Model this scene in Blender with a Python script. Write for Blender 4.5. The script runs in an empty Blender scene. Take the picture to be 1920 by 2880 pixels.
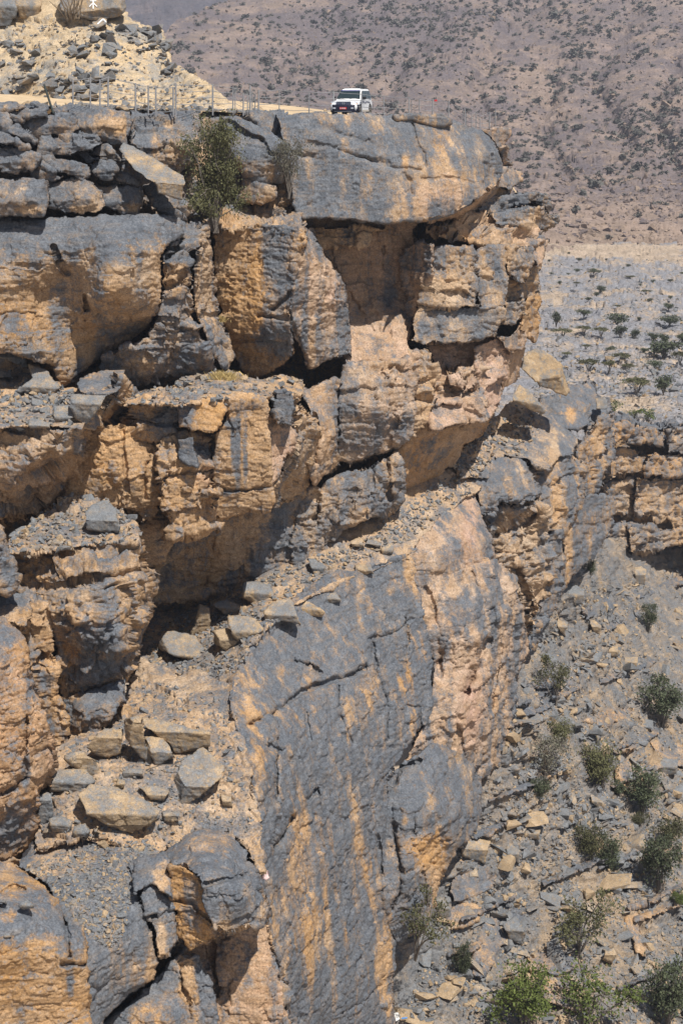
import bpy, bmesh, math, random
import numpy as np
from mathutils import Vector, Matrix, noise as mnoise

scene = bpy.context.scene
COL = scene.collection

# ------------------------------------------------------------------ camera, sky, sun, exposure
F = 4000.0                                   # focal length in photograph pixels (1920 wide)
TH = math.atan((1440 - 278) / F)             # the camera looks down by this angle
cam = bpy.data.cameras.new('camera')
cam.sensor_fit = 'HORIZONTAL'; cam.sensor_width = 24.0; cam.lens = 24.0 * F / 1920.0
cam.clip_start = 0.5; cam.clip_end = 6000
camo = bpy.data.objects.new('camera', cam); COL.objects.link(camo)
camo.location = (0, 0, 0); camo.rotation_euler = (math.pi / 2 - TH, 0, 0)
scene.camera = camo

SUN_AZ, SUN_EL = math.radians(-32), math.radians(60)
to_sun = Vector((-math.sin(SUN_AZ) * math.cos(SUN_EL), -math.cos(SUN_AZ) * math.cos(SUN_EL), math.sin(SUN_EL)))
world = bpy.data.worlds.new('World'); scene.world = world; world.use_nodes = True
wn = world.node_tree.nodes; wl = world.node_tree.links
bg = wn['Background']; sky = wn.new('ShaderNodeTexSky'); sky.sky_type = 'NISHITA'
sky.sun_disc = False; sky.sun_elevation = SUN_EL; sky.sun_rotation = math.radians(148)
wl.new(sky.outputs[0], bg.inputs[0]); bg.inputs[1].default_value = 0.054
sl = bpy.data.lights.new('sun', 'SUN'); sl.energy = 4.9; sl.angle = math.radians(0.55); sl.color = (1.0, 0.962, 0.91)
so = bpy.data.objects.new('sun', sl); COL.objects.link(so)
so.rotation_euler = to_sun.to_track_quat('Z', 'Y').to_euler(); so.location = (60, -80, 120)
vs = scene.view_settings
vs.view_transform = 'Standard'; vs.look = 'None'; vs.gamma = 1; vs.use_curve_mapping = False
vs.exposure = 0.47
scene.cycles.max_bounces = 5; scene.cycles.diffuse_bounces = 3

# ------------------------------------------------------------------ maths helpers
CT, ST = math.cos(TH), math.sin(TH)
def unproj(x, y, D):
    """point seen at photograph pixel (x, y) at horizontal distance D"""
    x = np.asarray(x, float); y = np.asarray(y, float)
    u = (x - 960) / F; v = (1440 - y) / F
    dy = CT + v * ST; dz = -ST + v * CT
    return np.stack([u / dy * D, np.broadcast_to(D, u.shape) * 1.0, dz / dy * D], -1)
def proj(P):
    P = np.asarray(P, float)
    dep = P[..., 1] * CT - P[..., 2] * ST
    up = P[..., 1] * ST + P[..., 2] * CT
    return 960 + F * P[..., 0] / dep, 1440 - F * up / dep
def dz(y, z):
    """distance at which pixel row y meets height z"""
    v = (1440 - y) / F
    return z * (CT + v * ST) / (-ST + v * CT)

rng = np.random.RandomState(7)
random.seed(7)
PERM = rng.permutation(256); PERM = np.concatenate([PERM, PERM, PERM]).astype(np.int32)
_g = rng.normal(size=(256, 3)); GRAD = (_g / np.linalg.norm(_g, axis=1)[:, None]).astype(np.float32)
RND = rng.rand(256, 4).astype(np.float32)
def perlin(p):
    p = np.asarray(p, np.float32)
    i = np.floor(p).astype(np.int32); f = p - i
    w = f * f * f * (f * (f * 6 - 15) + 10)
    i &= 255
    out = 0
    for a in (0, 1):
        wa = w[:, 0] if a else 1 - w[:, 0]
        for b in (0, 1):
            wb = wa * (w[:, 1] if b else 1 - w[:, 1])
            for c in (0, 1):
                h = PERM[PERM[PERM[(i[:, 0] + a) & 255] + ((i[:, 1] + b) & 255)] + ((i[:, 2] + c) & 255)]
                g = GRAD[h]
                d = g[:, 0] * (f[:, 0] - a) + g[:, 1] * (f[:, 1] - b) + g[:, 2] * (f[:, 2] - c)
                out = out + wb * (w[:, 2] if c else 1 - w[:, 2]) * d
    return out * 1.5
def fbm(p, o=4, gain=0.5):
    p = np.asarray(p, np.float32); s = 0; a = 1.0
    for k in range(o):
        s = s + a * perlin(p * (2.03 ** k) + 17.3 * k); a *= gain
    return s
def voronoi(p):
    """distance to nearest and second nearest feature point, id of nearest, offset from it"""
    p = np.asarray(p, np.float32)
    i = np.floor(p).astype(np.int32)
    f1 = np.full(len(p), 9, np.float32); f2 = f1.copy(); idn = np.zeros(len(p), np.int32); off = np.zeros_like(p)
    for a in (-1, 0, 1):
        for b in (-1, 0, 1):
            for c in (-1, 0, 1):
                j = i + np.array([a, b, c], np.int32); k = j & 255
                h = PERM[PERM[PERM[k[:, 0]] + k[:, 1]] + k[:, 2]]
                r = p - (j + 0.15 + 0.7 * RND[h, :3])
                d = (r * r).sum(1)
                m = d < f1
                f2 = np.where(m, f1, np.minimum(f2, d))
                f1 = np.where(m, d, f1); idn = np.where(m, h, idn); off[m] = r[m]
    return np.sqrt(f1), np.sqrt(f2), idn, off
def sstep(a, b, x):
    t = np.clip((x - a) / (b - a), 0, 1); return t * t * (3 - 2 * t)

def tps(ctrl):
    """smooth distance surface through (x, y, D) points"""
    c = np.array(ctrl, float); xy = c[:, :2] / 300.0; v = c[:, 2]; n = len(c)
    if n == 1: return lambda x, y: np.full(np.shape(x), v[0])
    if n == 2:
        d = xy[1] - xy[0]; L = d @ d
        return lambda x, y: v[0] + (v[1] - v[0]) * np.clip(((x / 300. - xy[0, 0]) * d[0] + (y / 300. - xy[0, 1]) * d[1]) / L, -.6, 1.6)
    def ker(r2): return np.where(r2 > 1e-12, 0.5 * r2 * np.log(np.maximum(r2, 1e-12)), 0)
    P = np.hstack([np.ones((n, 1)), xy])
    if n == 3:
        co = np.linalg.solve(P, v); w = None
    else:
        K = ker(((xy[:, None] - xy[None]) ** 2).sum(-1)) + np.eye(n) * 0.002
        A = np.vstack([np.hstack([K, P]), np.hstack([P.T, np.zeros((3, 3))])])
        s = np.linalg.solve(A, np.concatenate([v, np.zeros(3)])); w, co = s[:n], s[n:]
    def f(x, y):
        X = np.asarray(x, float) / 300.; Y = np.asarray(y, float) / 300.
        o = co[0] + co[1] * X + co[2] * Y
        if w is not None:
            for k in range(n): o = o + w[k] * ker((X - xy[k, 0]) ** 2 + (Y - xy[k, 1]) ** 2)
        return o
    return f

def img_noise(x, y, s, seed):
    n = len(x); return perlin(np.stack([x / s, y / s, np.full(n, seed)], 1))
def rough_outline(pts, amp):
    """densify an outline and give it the uneven edge of broken rock"""
    pts = np.array(pts, float); out = []
    for a, b in zip(pts, np.roll(pts, -1, 0)):
        k = max(1, int(np.hypot(*(b - a)) / 4.0))
        t = np.arange(k)[:, None] / k; out.append(a + (b - a) * t)
    o = np.concatenate(out)
    x, y = o[:, 0], o[:, 1]
    dx = 5.5 * img_noise(x, y, 37, .5) + 3.2 * img_noise(x, y, 15, 3.5) + 1.6 * img_noise(x, y, 6.3, 7.5)
    dy = 5.5 * img_noise(x, y, 37, 11.5) + 3.2 * img_noise(x, y, 15, 14.5) + 1.6 * img_noise(x, y, 6.3, 19.5)
    return o + np.stack([dx, dy], 1) * amp
def inside(o, X, Y):
    """point in polygon for arrays"""
    c = np.zeros(X.shape, bool)
    xa, ya = o[:, 0], o[:, 1]; xb, yb = np.roll(xa, -1), np.roll(ya, -1)
    rows = Y[:, 0] if X.ndim == 2 else None
    if rows is not None:
        for r, yy in enumerate(rows):
            m = (ya > yy) != (yb > yy)
            if not m.any(): continue
            xs = xa[m] + (yy - ya[m]) / (yb[m] - ya[m]) * (xb[m] - xa[m])
            c[r] = (np.searchsorted(np.sort(xs), X[r]) % 2) == 1
        return c
    for k in range(len(o)):
        if ya[k] == yb[k]: continue
        m = ((ya[k] > Y) != (yb[k] > Y)) & (X < xa[k] + (Y - ya[k]) / (yb[k] - ya[k]) * (xb[k] - xa[k]))
        c ^= m
    return c

def mesh_np(name, V, quads, tris=None, smooth=True):
    me = bpy.data.meshes.new(name)
    nq = len(quads); nt = 0 if tris is None else len(tris)
    me.vertices.add(len(V)); me.vertices.foreach_set('co', np.asarray(V, np.float32).ravel())
    loops = np.concatenate([np.asarray(quads, np.int32).ravel()] + ([np.asarray(tris, np.int32).ravel()] if nt else []))
    me.loops.add(len(loops)); me.loops.foreach_set('vertex_index', loops)
    st = np.concatenate([np.arange(nq) * 4, nq * 4 + np.arange(nt) * 3]).astype(np.int32)
    me.polygons.add(nq + nt); me.polygons.foreach_set('loop_start', st)
    me.polygons.foreach_set('use_smooth', np.full(nq + nt, smooth))
    me.update(calc_edges=True)
    return me
def vnormals(V, Q, T=None):
    n = np.zeros((len(V), 3))
    def acc(fa):
        a = V[fa[:, 0]]; 
        if fa.shape[1] == 4: fn = np.cross(V[fa[:, 2]] - a, V[fa[:, 3]] - V[fa[:, 1]])
        else: fn = np.cross(V[fa[:, 1]] - a, V[fa[:, 2]] - a)
        for c in range(3):
            n[:, c] += np.bincount(fa.ravel(), np.repeat(fn[:, c], fa.shape[1]), len(V))
    acc(Q)
    if T is not None and len(T): acc(T)
    return n / np.maximum(np.linalg.norm(n, axis=1), 1e-9)[:, None]

def tag(o, label=None, cat=None, group=None, kind=None):
    if label: o['label'] = label
    if cat: o['category'] = cat
    if group: o['group'] = group
    if kind: o['kind'] = kind
    return o
def empty(name, loc, rz=0.0, parent=None):
    o = bpy.data.objects.new(name, None); COL.objects.link(o); o.empty_display_size = 0.5
    o.location = loc; o.rotation_euler = (0, 0, rz); o.parent = parent
    return o
def link(name, me, mat=None, parent=None, loc=None):
    o = bpy.data.objects.new(name, me); COL.objects.link(o)
    if mat is not None: me.materials.clear(); me.materials.append(mat)
    o.parent = parent
    if loc is not None: o.location = loc
    return o

# ------------------------------------------------------------------ materials
def new_mat(name):
    m = bpy.data.materials.new(name); m.use_nodes = True
    nt = m.node_tree; b = nt.nodes['Principled BSDF']; return m, nt, b
def N(nt, t, **kw):
    n = nt.nodes.new(t)
    for k, v in kw.items(): setattr(n, k, v)
    return n
def noise_node(nt, vec, scale, detail=6, rough=0.6):
    n = N(nt, 'ShaderNodeTexNoise'); n.inputs['Scale'].default_value = scale
    n.inputs['Detail'].default_value = detail; n.inputs['Roughness'].default_value = rough
    nt.links.new(vec, n.inputs['Vector']); return n.outputs[0]
def ramp(nt, fac, stops):
    r = N(nt, 'ShaderNodeValToRGB'); nt.links.new(fac, r.inputs[0])
    while len(r.color_ramp.elements) < len(stops): r.color_ramp.elements.new(0.5)
    for e, (p, c) in zip(r.color_ramp.elements, stops):
        e.position = p; e.color = (c[0], c[1], c[2], 1) if not isinstance(c, (int, float)) else (c, c, c, 1)
    return r.outputs[0]
def mix(nt, fac, a, b, mode='MIX'):
    n = N(nt, 'ShaderNodeMix', data_type='RGBA', blend_type=mode)
    for sock, val in ((n.inputs[0], fac), (n.inputs[6], a), (n.inputs[7], b)):
        if isinstance(val, (int, float)): sock.default_value = val
        elif isinstance(val, tuple): sock.default_value = (*val, 1)
        else: nt.links.new(val, sock)
    return n.outputs[2]
def math_node(nt, op, a, b=0.0, clamp=False):
    n = N(nt, 'ShaderNodeMath', operation=op, use_clamp=clamp)
    for sock, val in ((n.inputs[0], a), (n.inputs[1], b)):
        if isinstance(val, (int, float)): sock.default_value = val
        else: nt.links.new(val, sock)
    return n.outputs[0]
def mapping(nt, vec, sc):
    m = N(nt, 'ShaderNodeMapping'); m.inputs['Scale'].default_value = sc; nt.links.new(vec, m.inputs[0]); return m.outputs[0]
def bump(nt, bsdf, h, strength, dist):
    b = N(nt, 'ShaderNodeBump'); b.inputs['Strength'].default_value = strength; b.inputs['Distance'].default_value = dist
    nt.links.new(h, b.inputs['Height']); nt.links.new(b.outputs[0], bsdf.inputs['Normal'])

def rock_material(name, grey, grey2, buff, ochre, pink, scale=1.0, bumpd=0.05, contrast=1.0):
    """limestone: grey weathered coat over buff / ochre / pink fresh rock; the coat's extent comes from the mesh attribute 'rock'"""
    m, nt, b = new_mat(name)
    pos = N(nt, 'ShaderNodeNewGeometry').outputs['Position']
    at = N(nt, 'ShaderNodeAttribute', attribute_name='rock'); sep = N(nt, 'ShaderNodeSeparateColor')
    nt.links.new(at.outputs['Color'], sep.inputs[0])
    pat, warm, pk = sep.outputs[0], sep.outputs[1], sep.outputs[2]
    n1 = noise_node(nt, pos, 0.9 * scale, 10, 0.68)
    n2 = noise_node(nt, pos, 4.2 * scale, 8, 0.75)
    st = noise_node(nt, mapping(nt, pos, (2.2 * scale, 2.2 * scale, 0.16 * scale)), 1.0, 9, 0.7)
    bed = noise_node(nt, mapping(nt, pos, (0.5 * scale, 0.5 * scale, 4.0 * scale)), 1.0, 8, 0.7)
    fine = noise_node(nt, pos, 11 * scale, 4, 0.75)
    pits = noise_node(nt, mapping(nt, pos, (5.0 * scale, 5.0 * scale, 11.0 * scale)), 1.0, 5, 0.7)
    base = mix(nt, warm, buff, ochre)
    base = mix(nt, pk, base, pink)
    base = mix(nt, ramp(nt, n1, [(0.36, 0.0), (0.70, 0.8)]), base, tuple(0.55 * c for c in ochre))
    base = mix(nt, ramp(nt, bed, [(0.45, 0.0), (0.72, 0.6)]), base, tuple(0.5 * c for c in buff))
    base = mix(nt, ramp(nt, n2, [(0.50, 0.0), (0.75, 0.5)]), base, tuple(min(.7, 1.35 * c) for c in buff))
    coat = mix(nt, ramp(nt, st, [(0.30, 0.0), (0.70, 1.0)]), tuple(.72 * c for c in grey), grey2)
    coat = mix(nt, ramp(nt, n1, [(0.40, 0.0), (0.68, 0.7)]), coat, grey)
    coat = mix(nt, ramp(nt, n2, [(0.55, 0.0), (0.78, 0.7)]), coat, tuple(1.6 * c for c in grey2))
    coat = mix(nt, ramp(nt, bed, [(0.50, 0.0), (0.75, 0.5)]), coat, tuple(.55 * c for c in buff))
    nz = math_node(nt, 'ADD', math_node(nt, 'MULTIPLY', st, .7), math_node(nt, 'ADD', math_node(nt, 'MULTIPLY', n2, .8), math_node(nt, 'MULTIPLY', n1, .5)))
    edge = math_node(nt, 'ADD', pat, math_node(nt, 'MULTIPLY', math_node(nt, 'SUBTRACT', nz, 1.0), 2.2))
    col = mix(nt, ramp(nt, edge, [(0.22, 0.0), (0.5, .6), (0.85, 1.0)]), base, coat)
    col = mix(nt, 1.0, col, ramp(nt, fine, [(0.30, 1 - .5 * contrast), (0.5, 1.0), (0.72, 1 + .45 * contrast)]), 'MULTIPLY')
    col = mix(nt, ramp(nt, pits, [(0.30, .75 * contrast), (0.41, 0.0)]), col, tuple(.38 * c for c in grey))
    nt.links.new(col, b.inputs['Base Color'])
    b.inputs['Roughness'].default_value = 0.92; b.inputs['Specular IOR Level'].default_value = 0.2
    h = math_node(nt, 'ADD', math_node(nt, 'MULTIPLY', n2, .55), math_node(nt, 'MULTIPLY', fine, 0.35))
    h = math_node(nt, 'ADD', h, math_node(nt, 'MULTIPLY', bed, .8))
    h = math_node(nt, 'ADD', h, math_node(nt, 'MULTIPLY', math_node(nt, 'MINIMUM', pits, .45), 1.6))
    bump(nt, b, h, .75, bumpd / scale)
    return m
GREY = (0.088, 0.099, 0.116); GREY2 = (0.175, 0.184, 0.198)
BUFF = (0.455, 0.35, 0.25); OCHRE = (0.455, 0.258, 0.105); PINK = (0.46, 0.305, 0.235)
ROCK = rock_material('limestone', GREY, GREY2, BUFF, OCHRE, PINK)
def simple(name, col, rough=0.8, metal=0.0, spec=0.3):
    m, nt, b = new_mat(name)
    b.inputs['Base Color'].default_value = (*col, 1); b.inputs['Roughness'].default_value = rough
    b.inputs['Metallic'].default_value = metal; b.inputs['Specular IOR Level'].default_value = spec
    return m
def mottled(name, c1, c2, scale, rough=0.85, rnd=0.0):
    m, nt, b = new_mat(name)
    pos = N(nt, 'ShaderNodeNewGeometry').outputs['Position']
    n = noise_node(nt, pos, scale, 5, 0.65)
    col = ramp(nt, n, [(0.33, c1), (0.67, c2)])
    if rnd:
        oi = N(nt, 'ShaderNodeObjectInfo').outputs['Random']
        mr = N(nt, 'ShaderNodeMapRange'); nt.links.new(oi, mr.inputs[0]); mr.inputs[3].default_value = 1 - rnd; mr.inputs[4].default_value = 1 + rnd
        hs = N(nt, 'ShaderNodeHueSaturation'); nt.links.new(col, hs.inputs['Color']); nt.links.new(mr.outputs[0], hs.inputs['Value']); col = hs.outputs[0]
    nt.links.new(col, b.inputs['Base Color']); b.inputs['Roughness'].default_value = rough; b.inputs['Specular IOR Level'].default_value = 0.25
    return m

# ------------------------------------------------------------------ rock builder
def joints(X, Y, wz, L, H, seed, w1, w2):
    """beds split by two sets of vertical joints: per block an offset, a tilt and an open joint at its edge"""
    q = wz / H + .22 * w1 + seed; q = q + .32 * np.sin(q * 1.7 + seed); i = np.floor(q); fq = q - i; i = i.astype(np.int32) & 255
    a = (.82 * X + .57 * Y) / L + .22 * w2 + 9 * RND[PERM[i], 0]; ja = np.floor(a); fa = a - ja; ja = ja.astype(np.int32) & 255
    b = (-.57 * X + .82 * Y) / (L * 1.15) + .22 * w1 + 9 * RND[PERM[i], 1]; jb = np.floor(b); fb = b - jb; jb = jb.astype(np.int32) & 255
    h = PERM[PERM[PERM[i] + ja] + jb]; r = RND[h]
    off = (2 * r[:, 0] - 1); off = np.sign(off) * np.abs(off) ** 1.8
    tilt = (fa - .5) * (r[:, 1] - .5) + (fq - .5) * (r[:, 2] - .5) + (fb - .5) * (r[:, 3] - .5)
    e = np.minimum(np.minimum(np.minimum(fa, 1 - fa) * L, np.minimum(fb, 1 - fb) * L), np.minimum(fq, 1 - fq) * H)
    return off, tilt, np.exp(-(e / 0.06) ** 2) * (r[:, 3] > .55)
def rock_disp(P, nrm, chunk, smooth, seed=0.0, sc=1.0):
    """uneven relief of bedded, jointed limestone, in metres, for points P"""
    P = P * sc
    X, Y, Z = P[:, 0], P[:, 1], P[:, 2]
    wz = Z + 0.05 * X
    w1 = fbm(P / 1.9 + 31.0, 4, .55); w2 = fbm(P / 1.7 + 77.0, 4, .55)
    d = fbm(P / 5.5 + seed, 3) * 0.24
    o, t, g = joints(X, Y, wz, 2.7, 1.45, 3.3, w1, w2)
    d = d + chunk * (.38 * o + 1.25 * t - .2 * g)
    flat = 1 - .8 * np.clip(nrm[:, 2], 0, 1) ** 2
    o, t, g = joints(X, Y, wz, 1.0, 0.52, 51.7, w1 * .8, w2 * .8)
    m = .12 + .88 * chunk * sstep(-.25, .35, fbm(P / 2.2 + 5.0, 2))
    d = d + flat * m * (.17 * o + .5 * t - .08 * g)
    o, t, g = joints(X, Y, wz, .36, 0.17, 91.7, w1, w2)
    d = d + flat * (.4 + .6 * m) * (.07 * o + .24 * t)
    lam = perlin(np.stack([X / 1.5, Y / 1.5, (wz + .08 * w1) / 0.085], 1) + 2.5)
    d = d + .035 * lam * (1 - np.clip(nrm[:, 2], 0, 1)) * (.35 + .65 * chunk)
    f1, f2, idn, off = voronoi(np.stack([X + .2 * w1, Y + .2 * w2, (wz + .2 * w1) * 1.3], 1) / 1.35 + 4.0)
    d = d + (.08 + .70 * chunk) * (off * (RND[idn, :3] - 0.5)).sum(1)
    # thin open cracks that wander through an otherwise plain face
    cr = np.abs(perlin(np.stack([X / 1.6, Y / 1.6, wz / 2.6], 1) + .25 * w1[:, None] + 9.0))
    d = d - .11 * np.exp(-(cr / .018) ** 2) * sstep(-.1, .3, w2)
    d = d + (0.028 * fbm(P / 0.45 + 3.0, 3, .6) + 0.016 * perlin(P / 0.14)) * flat
    return d / sc
SURF = {}
ALLB = []
def block(name, outline, ctrl, T=5.0, r=0.7, amp=1.0, chunk=0.5, smooth=0.0, pat=0.5, warm=0.35, pk=0.0, spots=(), cracks=(), facets=None,
          step=2.7, edge=1.0, parent=None, mat=None, key=None, streak=0.35, up=0.25, local=False, shrink=0.14, sc=1.0, skirt=True, closed=True, patn=0.32, dD=0.0):
    ctrl = [(a, b, c + dD) for a, b, c in ctrl]
    o = rough_outline(outline, edge)
    x0, y0 = o.min(0) - step; x1, y1 = o.max(0) + step
    gx = np.arange(math.floor(x0 / step), math.ceil(x1 / step) + 1) * step
    gy = np.arange(math.floor(y0 / step), math.ceil(y1 / step) + 1) * step
    X, Y = np.meshgrid(gx, gy)
    ins = inside(o, X, Y)
    cell = ins[:-1, :-1] | ins[1:, :-1] | ins[:-1, 1:] | ins[1:, 1:]
    used = np.zeros_like(ins)
    used[:-1, :-1] |= cell; used[1:, :-1] |= cell; used[:-1, 1:] |= cell; used[1:, 1:] |= cell
    # distance from the outline in grid layers
    Dfun = tps(ctrl) if facets is None else None
    cx, cy = o.mean(0)
    Dm = float(np.mean([c[2] for c in ctrl]))
    nl = max(1, int(r * F / Dm / step) + 1)
    lay = np.zeros(ins.shape); m = ins.copy(); 
    for k in range(nl):
        lay += m
        e = m.copy()
        e[1:] &= m[:-1]; e[:-1] &= m[1:]; e[:, 1:] &= m[:, :-1]; e[:, :-1] &= m[:, 1:]
        e[0] = e[-1] = False; e[:, 0] = e[:, -1] = False
        if k % 2:
            e[1:, 1:] &= m[:-1, :-1]; e[:-1, :-1] &= m[1:, 1:]; e[1:, :-1] &= m[:-1, 1:]; e[:-1, 1:] &= m[1:, :-1]
        m = e
    for _ in range(2):
        q = np.pad(lay, 1, mode='edge'); lay = (q[1:-1, 1:-1] * 2 + q[:-2, 1:-1] + q[2:, 1:-1] + q[1:-1, :-2] + q[1:-1, 2:]) / 6
    idx = np.full(ins.shape, -1, np.int64); idx[used] = np.arange(used.sum())
    px, py = X[used].copy(), Y[used].copy(); inn = ins[used]; L = lay[used]
    out = np.where(~inn)[0]
    for s in range(0, len(out), 4000):
        k = out[s:s + 4000]
        dd = (px[k, None] - o[None, :, 0]) ** 2 + (py[k, None] - o[None, :, 1]) ** 2
        j = dd.argmin(1); px[k] = o[j, 0]; py[k] = o[j, 1]
    L[out] = 0
    t = np.clip(L / nl, 0, 1)
    if facets is None: D = Dfun(px, py)
    else:
        D = None
        u = (px - 960) / F; v = (1440 - py) / F
        dr = np.stack([u / (CT + v * ST), np.ones_like(u), (-ST + v * CT) / (CT + v * ST)], 1)
        for (n, fx, fy, fD) in facets:
            n = np.array(n, float); n /= np.linalg.norm(n); P0 = unproj(fx, fy, fD)
            den = dr @ n
            den = np.where(np.abs(den) < 0.06, -0.06, den)
            di = np.clip((P0 @ n) / den, Dm - 6, Dm + 6)
            D = di if D is None else np.maximum(D, di)
    D = D + r * (1 - np.sqrt(np.clip(1 - (1 - t) ** 2, 0, 1)))
    for (pl, w, dep) in cracks:
        best = np.full(len(px), 1e9)
        wx = px + 5 * img_noise(px, py, 22, 2.2); wy = py + 5 * img_noise(px, py, 22, 8.2)
        for (ax, ay), (bx, by) in zip(pl[:-1], pl[1:]):
            ex, ey = bx - ax, by - ay; tt = np.clip(((wx - ax) * ex + (wy - ay) * ey) / (ex * ex + ey * ey), 0, 1)
            best = np.minimum(best, np.hypot(wx - ax - tt * ex, wy - ay - tt * ey))
        D = D + dep * np.exp(-(best / w) ** 2)
    V = unproj(px, py, D)
    a = idx[:-1, :-1][cell]; b_ = idx[:-1, 1:][cell]; c = idx[1:, 1:][cell]; d = idx[1:, :-1][cell]
    Q = np.stack([a, d, c, b_], 1)
    nfront = len(V); Tn = None
    if skirt:
        E = np.concatenate([Q[:, [0, 1]], Q[:, [1, 2]], Q[:, [2, 3]], Q[:, [3, 0]]])
        keyE = np.sort(E, 1); kk = keyE[:, 0] * (nfront + 1) + keyE[:, 1]
        _, inv, cnt = np.unique(kk, return_inverse=True, return_counts=True)
        be = E[cnt[inv] == 1]
        bv = np.unique(be); mp = np.full(nfront, -1, np.int64); mp[bv] = np.arange(len(bv))
        K = max(2, min(6, int(T / 0.9)))
        base = V[bv]; ray = base / np.linalg.norm(base, axis=1)[:, None]
        cen = base.mean(0)
        rings = [bv]; allV = [V]; tot = nfront
        for k in range(1, K + 1):
            f = k / K
            Pk = base + ray * (T * f)
            ck = cen + cen / np.linalg.norm(cen) * (T * f)
            Pk = Pk + (ck - Pk) * (shrink * f * f)
            allV.append(Pk); rings.append(np.arange(tot, tot + len(bv))); tot += len(bv)
        qs = [Q]
        for k in range(K):
            r0, r1 = rings[k], rings[k + 1]
            qs.append(np.stack([r0[mp[be[:, 1]]], r0[mp[be[:, 0]]], r1[mp[be[:, 0]]], r1[mp[be[:, 1]]]], 1))
        if closed:
            allV.append((cen + cen / np.linalg.norm(cen) * T)[None]); ci = tot
            rl = rings[-1]; Tn = np.stack([rl[mp[be[:, 1]]], rl[mp[be[:, 0]]], np.full(len(be), ci)], 1)
        V = np.concatenate(allV); Q = np.concatenate(qs)
    nrm = vnormals(V, Q, Tn)
    disp = rock_disp(V, nrm, chunk, smooth, sc=sc) * amp
    V = V + nrm * disp[:, None]
    nrm = vnormals(V, Q, Tn)
    # coat attributes
    ix, iy = proj(V)
    P = V * sc
    sm = fbm(P / 2.6 + 9.0, 4)
    stk = fbm(np.stack([P[:, 0] * 0.95, P[:, 1] * 0.95, P[:, 2] * 0.10], 1) + 3.3, 3)
    A = np.zeros((len(V), 4), np.float32); A[:, 3] = 1
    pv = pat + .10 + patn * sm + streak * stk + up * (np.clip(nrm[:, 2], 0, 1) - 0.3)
    wv = warm + 0.35 * fbm(P / 3.7 + 40.0, 3); kv = pk + 0.25 * fbm(P / 5.1 + 60.0, 2) * (pk > 0)
    for (sx, sy, rx, ry, ch, am) in spots:
        wx = ix + 0.35 * rx * perlin(P * 0.7); wy = iy + 0.35 * ry * perlin(P * 0.7 + 20)
        g = np.exp(-(((wx - sx) / rx) ** 2 + ((wy - sy) / ry) ** 2) ** 1.5) * am
        if ch == 'p': pv = pv + g
        elif ch == 'w': wv = wv + g
        else: kv = kv + g
    A[:, 0] = np.clip(pv, 0, 1); A[:, 1] = np.clip(wv, 0, 1); A[:, 2] = np.clip(kv, 0, 1)
    org = np.zeros(3)
    if local:
        org = V[:nfront].mean(0); org[2] = V[:nfront, 2].min()
    me = mesh_np(name, V - org, Q, Tn)
    at = me.attributes.new('rock', 'FLOAT_COLOR', 'POINT'); at.data.foreach_set('color', A.ravel())
    ob = link(name, me, mat or ROCK, parent, org if local else None)
    if key: SURF[key] = (V[:nfront], px, py, nrm[:nfront])
    return ob
# ------------------------------------------------------------------ the cliff: one piece of the setting, every bed and block a part
cliff = tag(empty('cliff', (0, 95, -30)), kind='structure', label='tall layered limestone cliff with overhanging beds, grey outside and ochre where freshly broken')
cliff.matrix_parent_inverse = Matrix.Identity(4)
def C(name, outline, ctrl, **k):
    o = block(name, outline, ctrl, **k)
    o.parent = cliff; o.matrix_parent_inverse = Matrix.Translation((0, -95, 30))
    return o
def Zc(x, y, z): return (x, y, dz(y, z))

# --- back of everything: rock that closes the joints
C('rock_core', [(-90, 330), (500, 330), (820, 380), (1350, 400), (1440, 560), (1470, 700), (1490, 840), (1440, 1000), (1370, 1150), (1250, 1300), (1000, 1420), (700, 1640), (430, 1720), (300, 1900), (100, 2300), (-90, 2400)],
  [(0, 340, 94), (500, 340, 99), (1000, 400, 106), (1400, 500, 110), (1400, 900, 108), (1000, 900, 103), (600, 900, 95), (100, 900, 87), (0, 1400, 82), (600, 1400, 90), (1100, 1350, 101), (300, 1800, 80), (0, 2200, 72)],
  T=3, r=0.28, chunk=.8, pat=.35, warm=.45, step=6)

C('rock_core', [(-80, 2430), (120, 2400), (420, 2420), (700, 2420), (760, 2560), (830, 2800), (840, 3050), (-80, 3050)], [(0, 2440, 61), (700, 2440, 65.5), (400, 2700, 61), (780, 2700, 64.5), (400, 3000, 60), (800, 3000, 63)], T=3, r=.1, chunk=.8, pat=.4, warm=.45, step=6)
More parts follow.
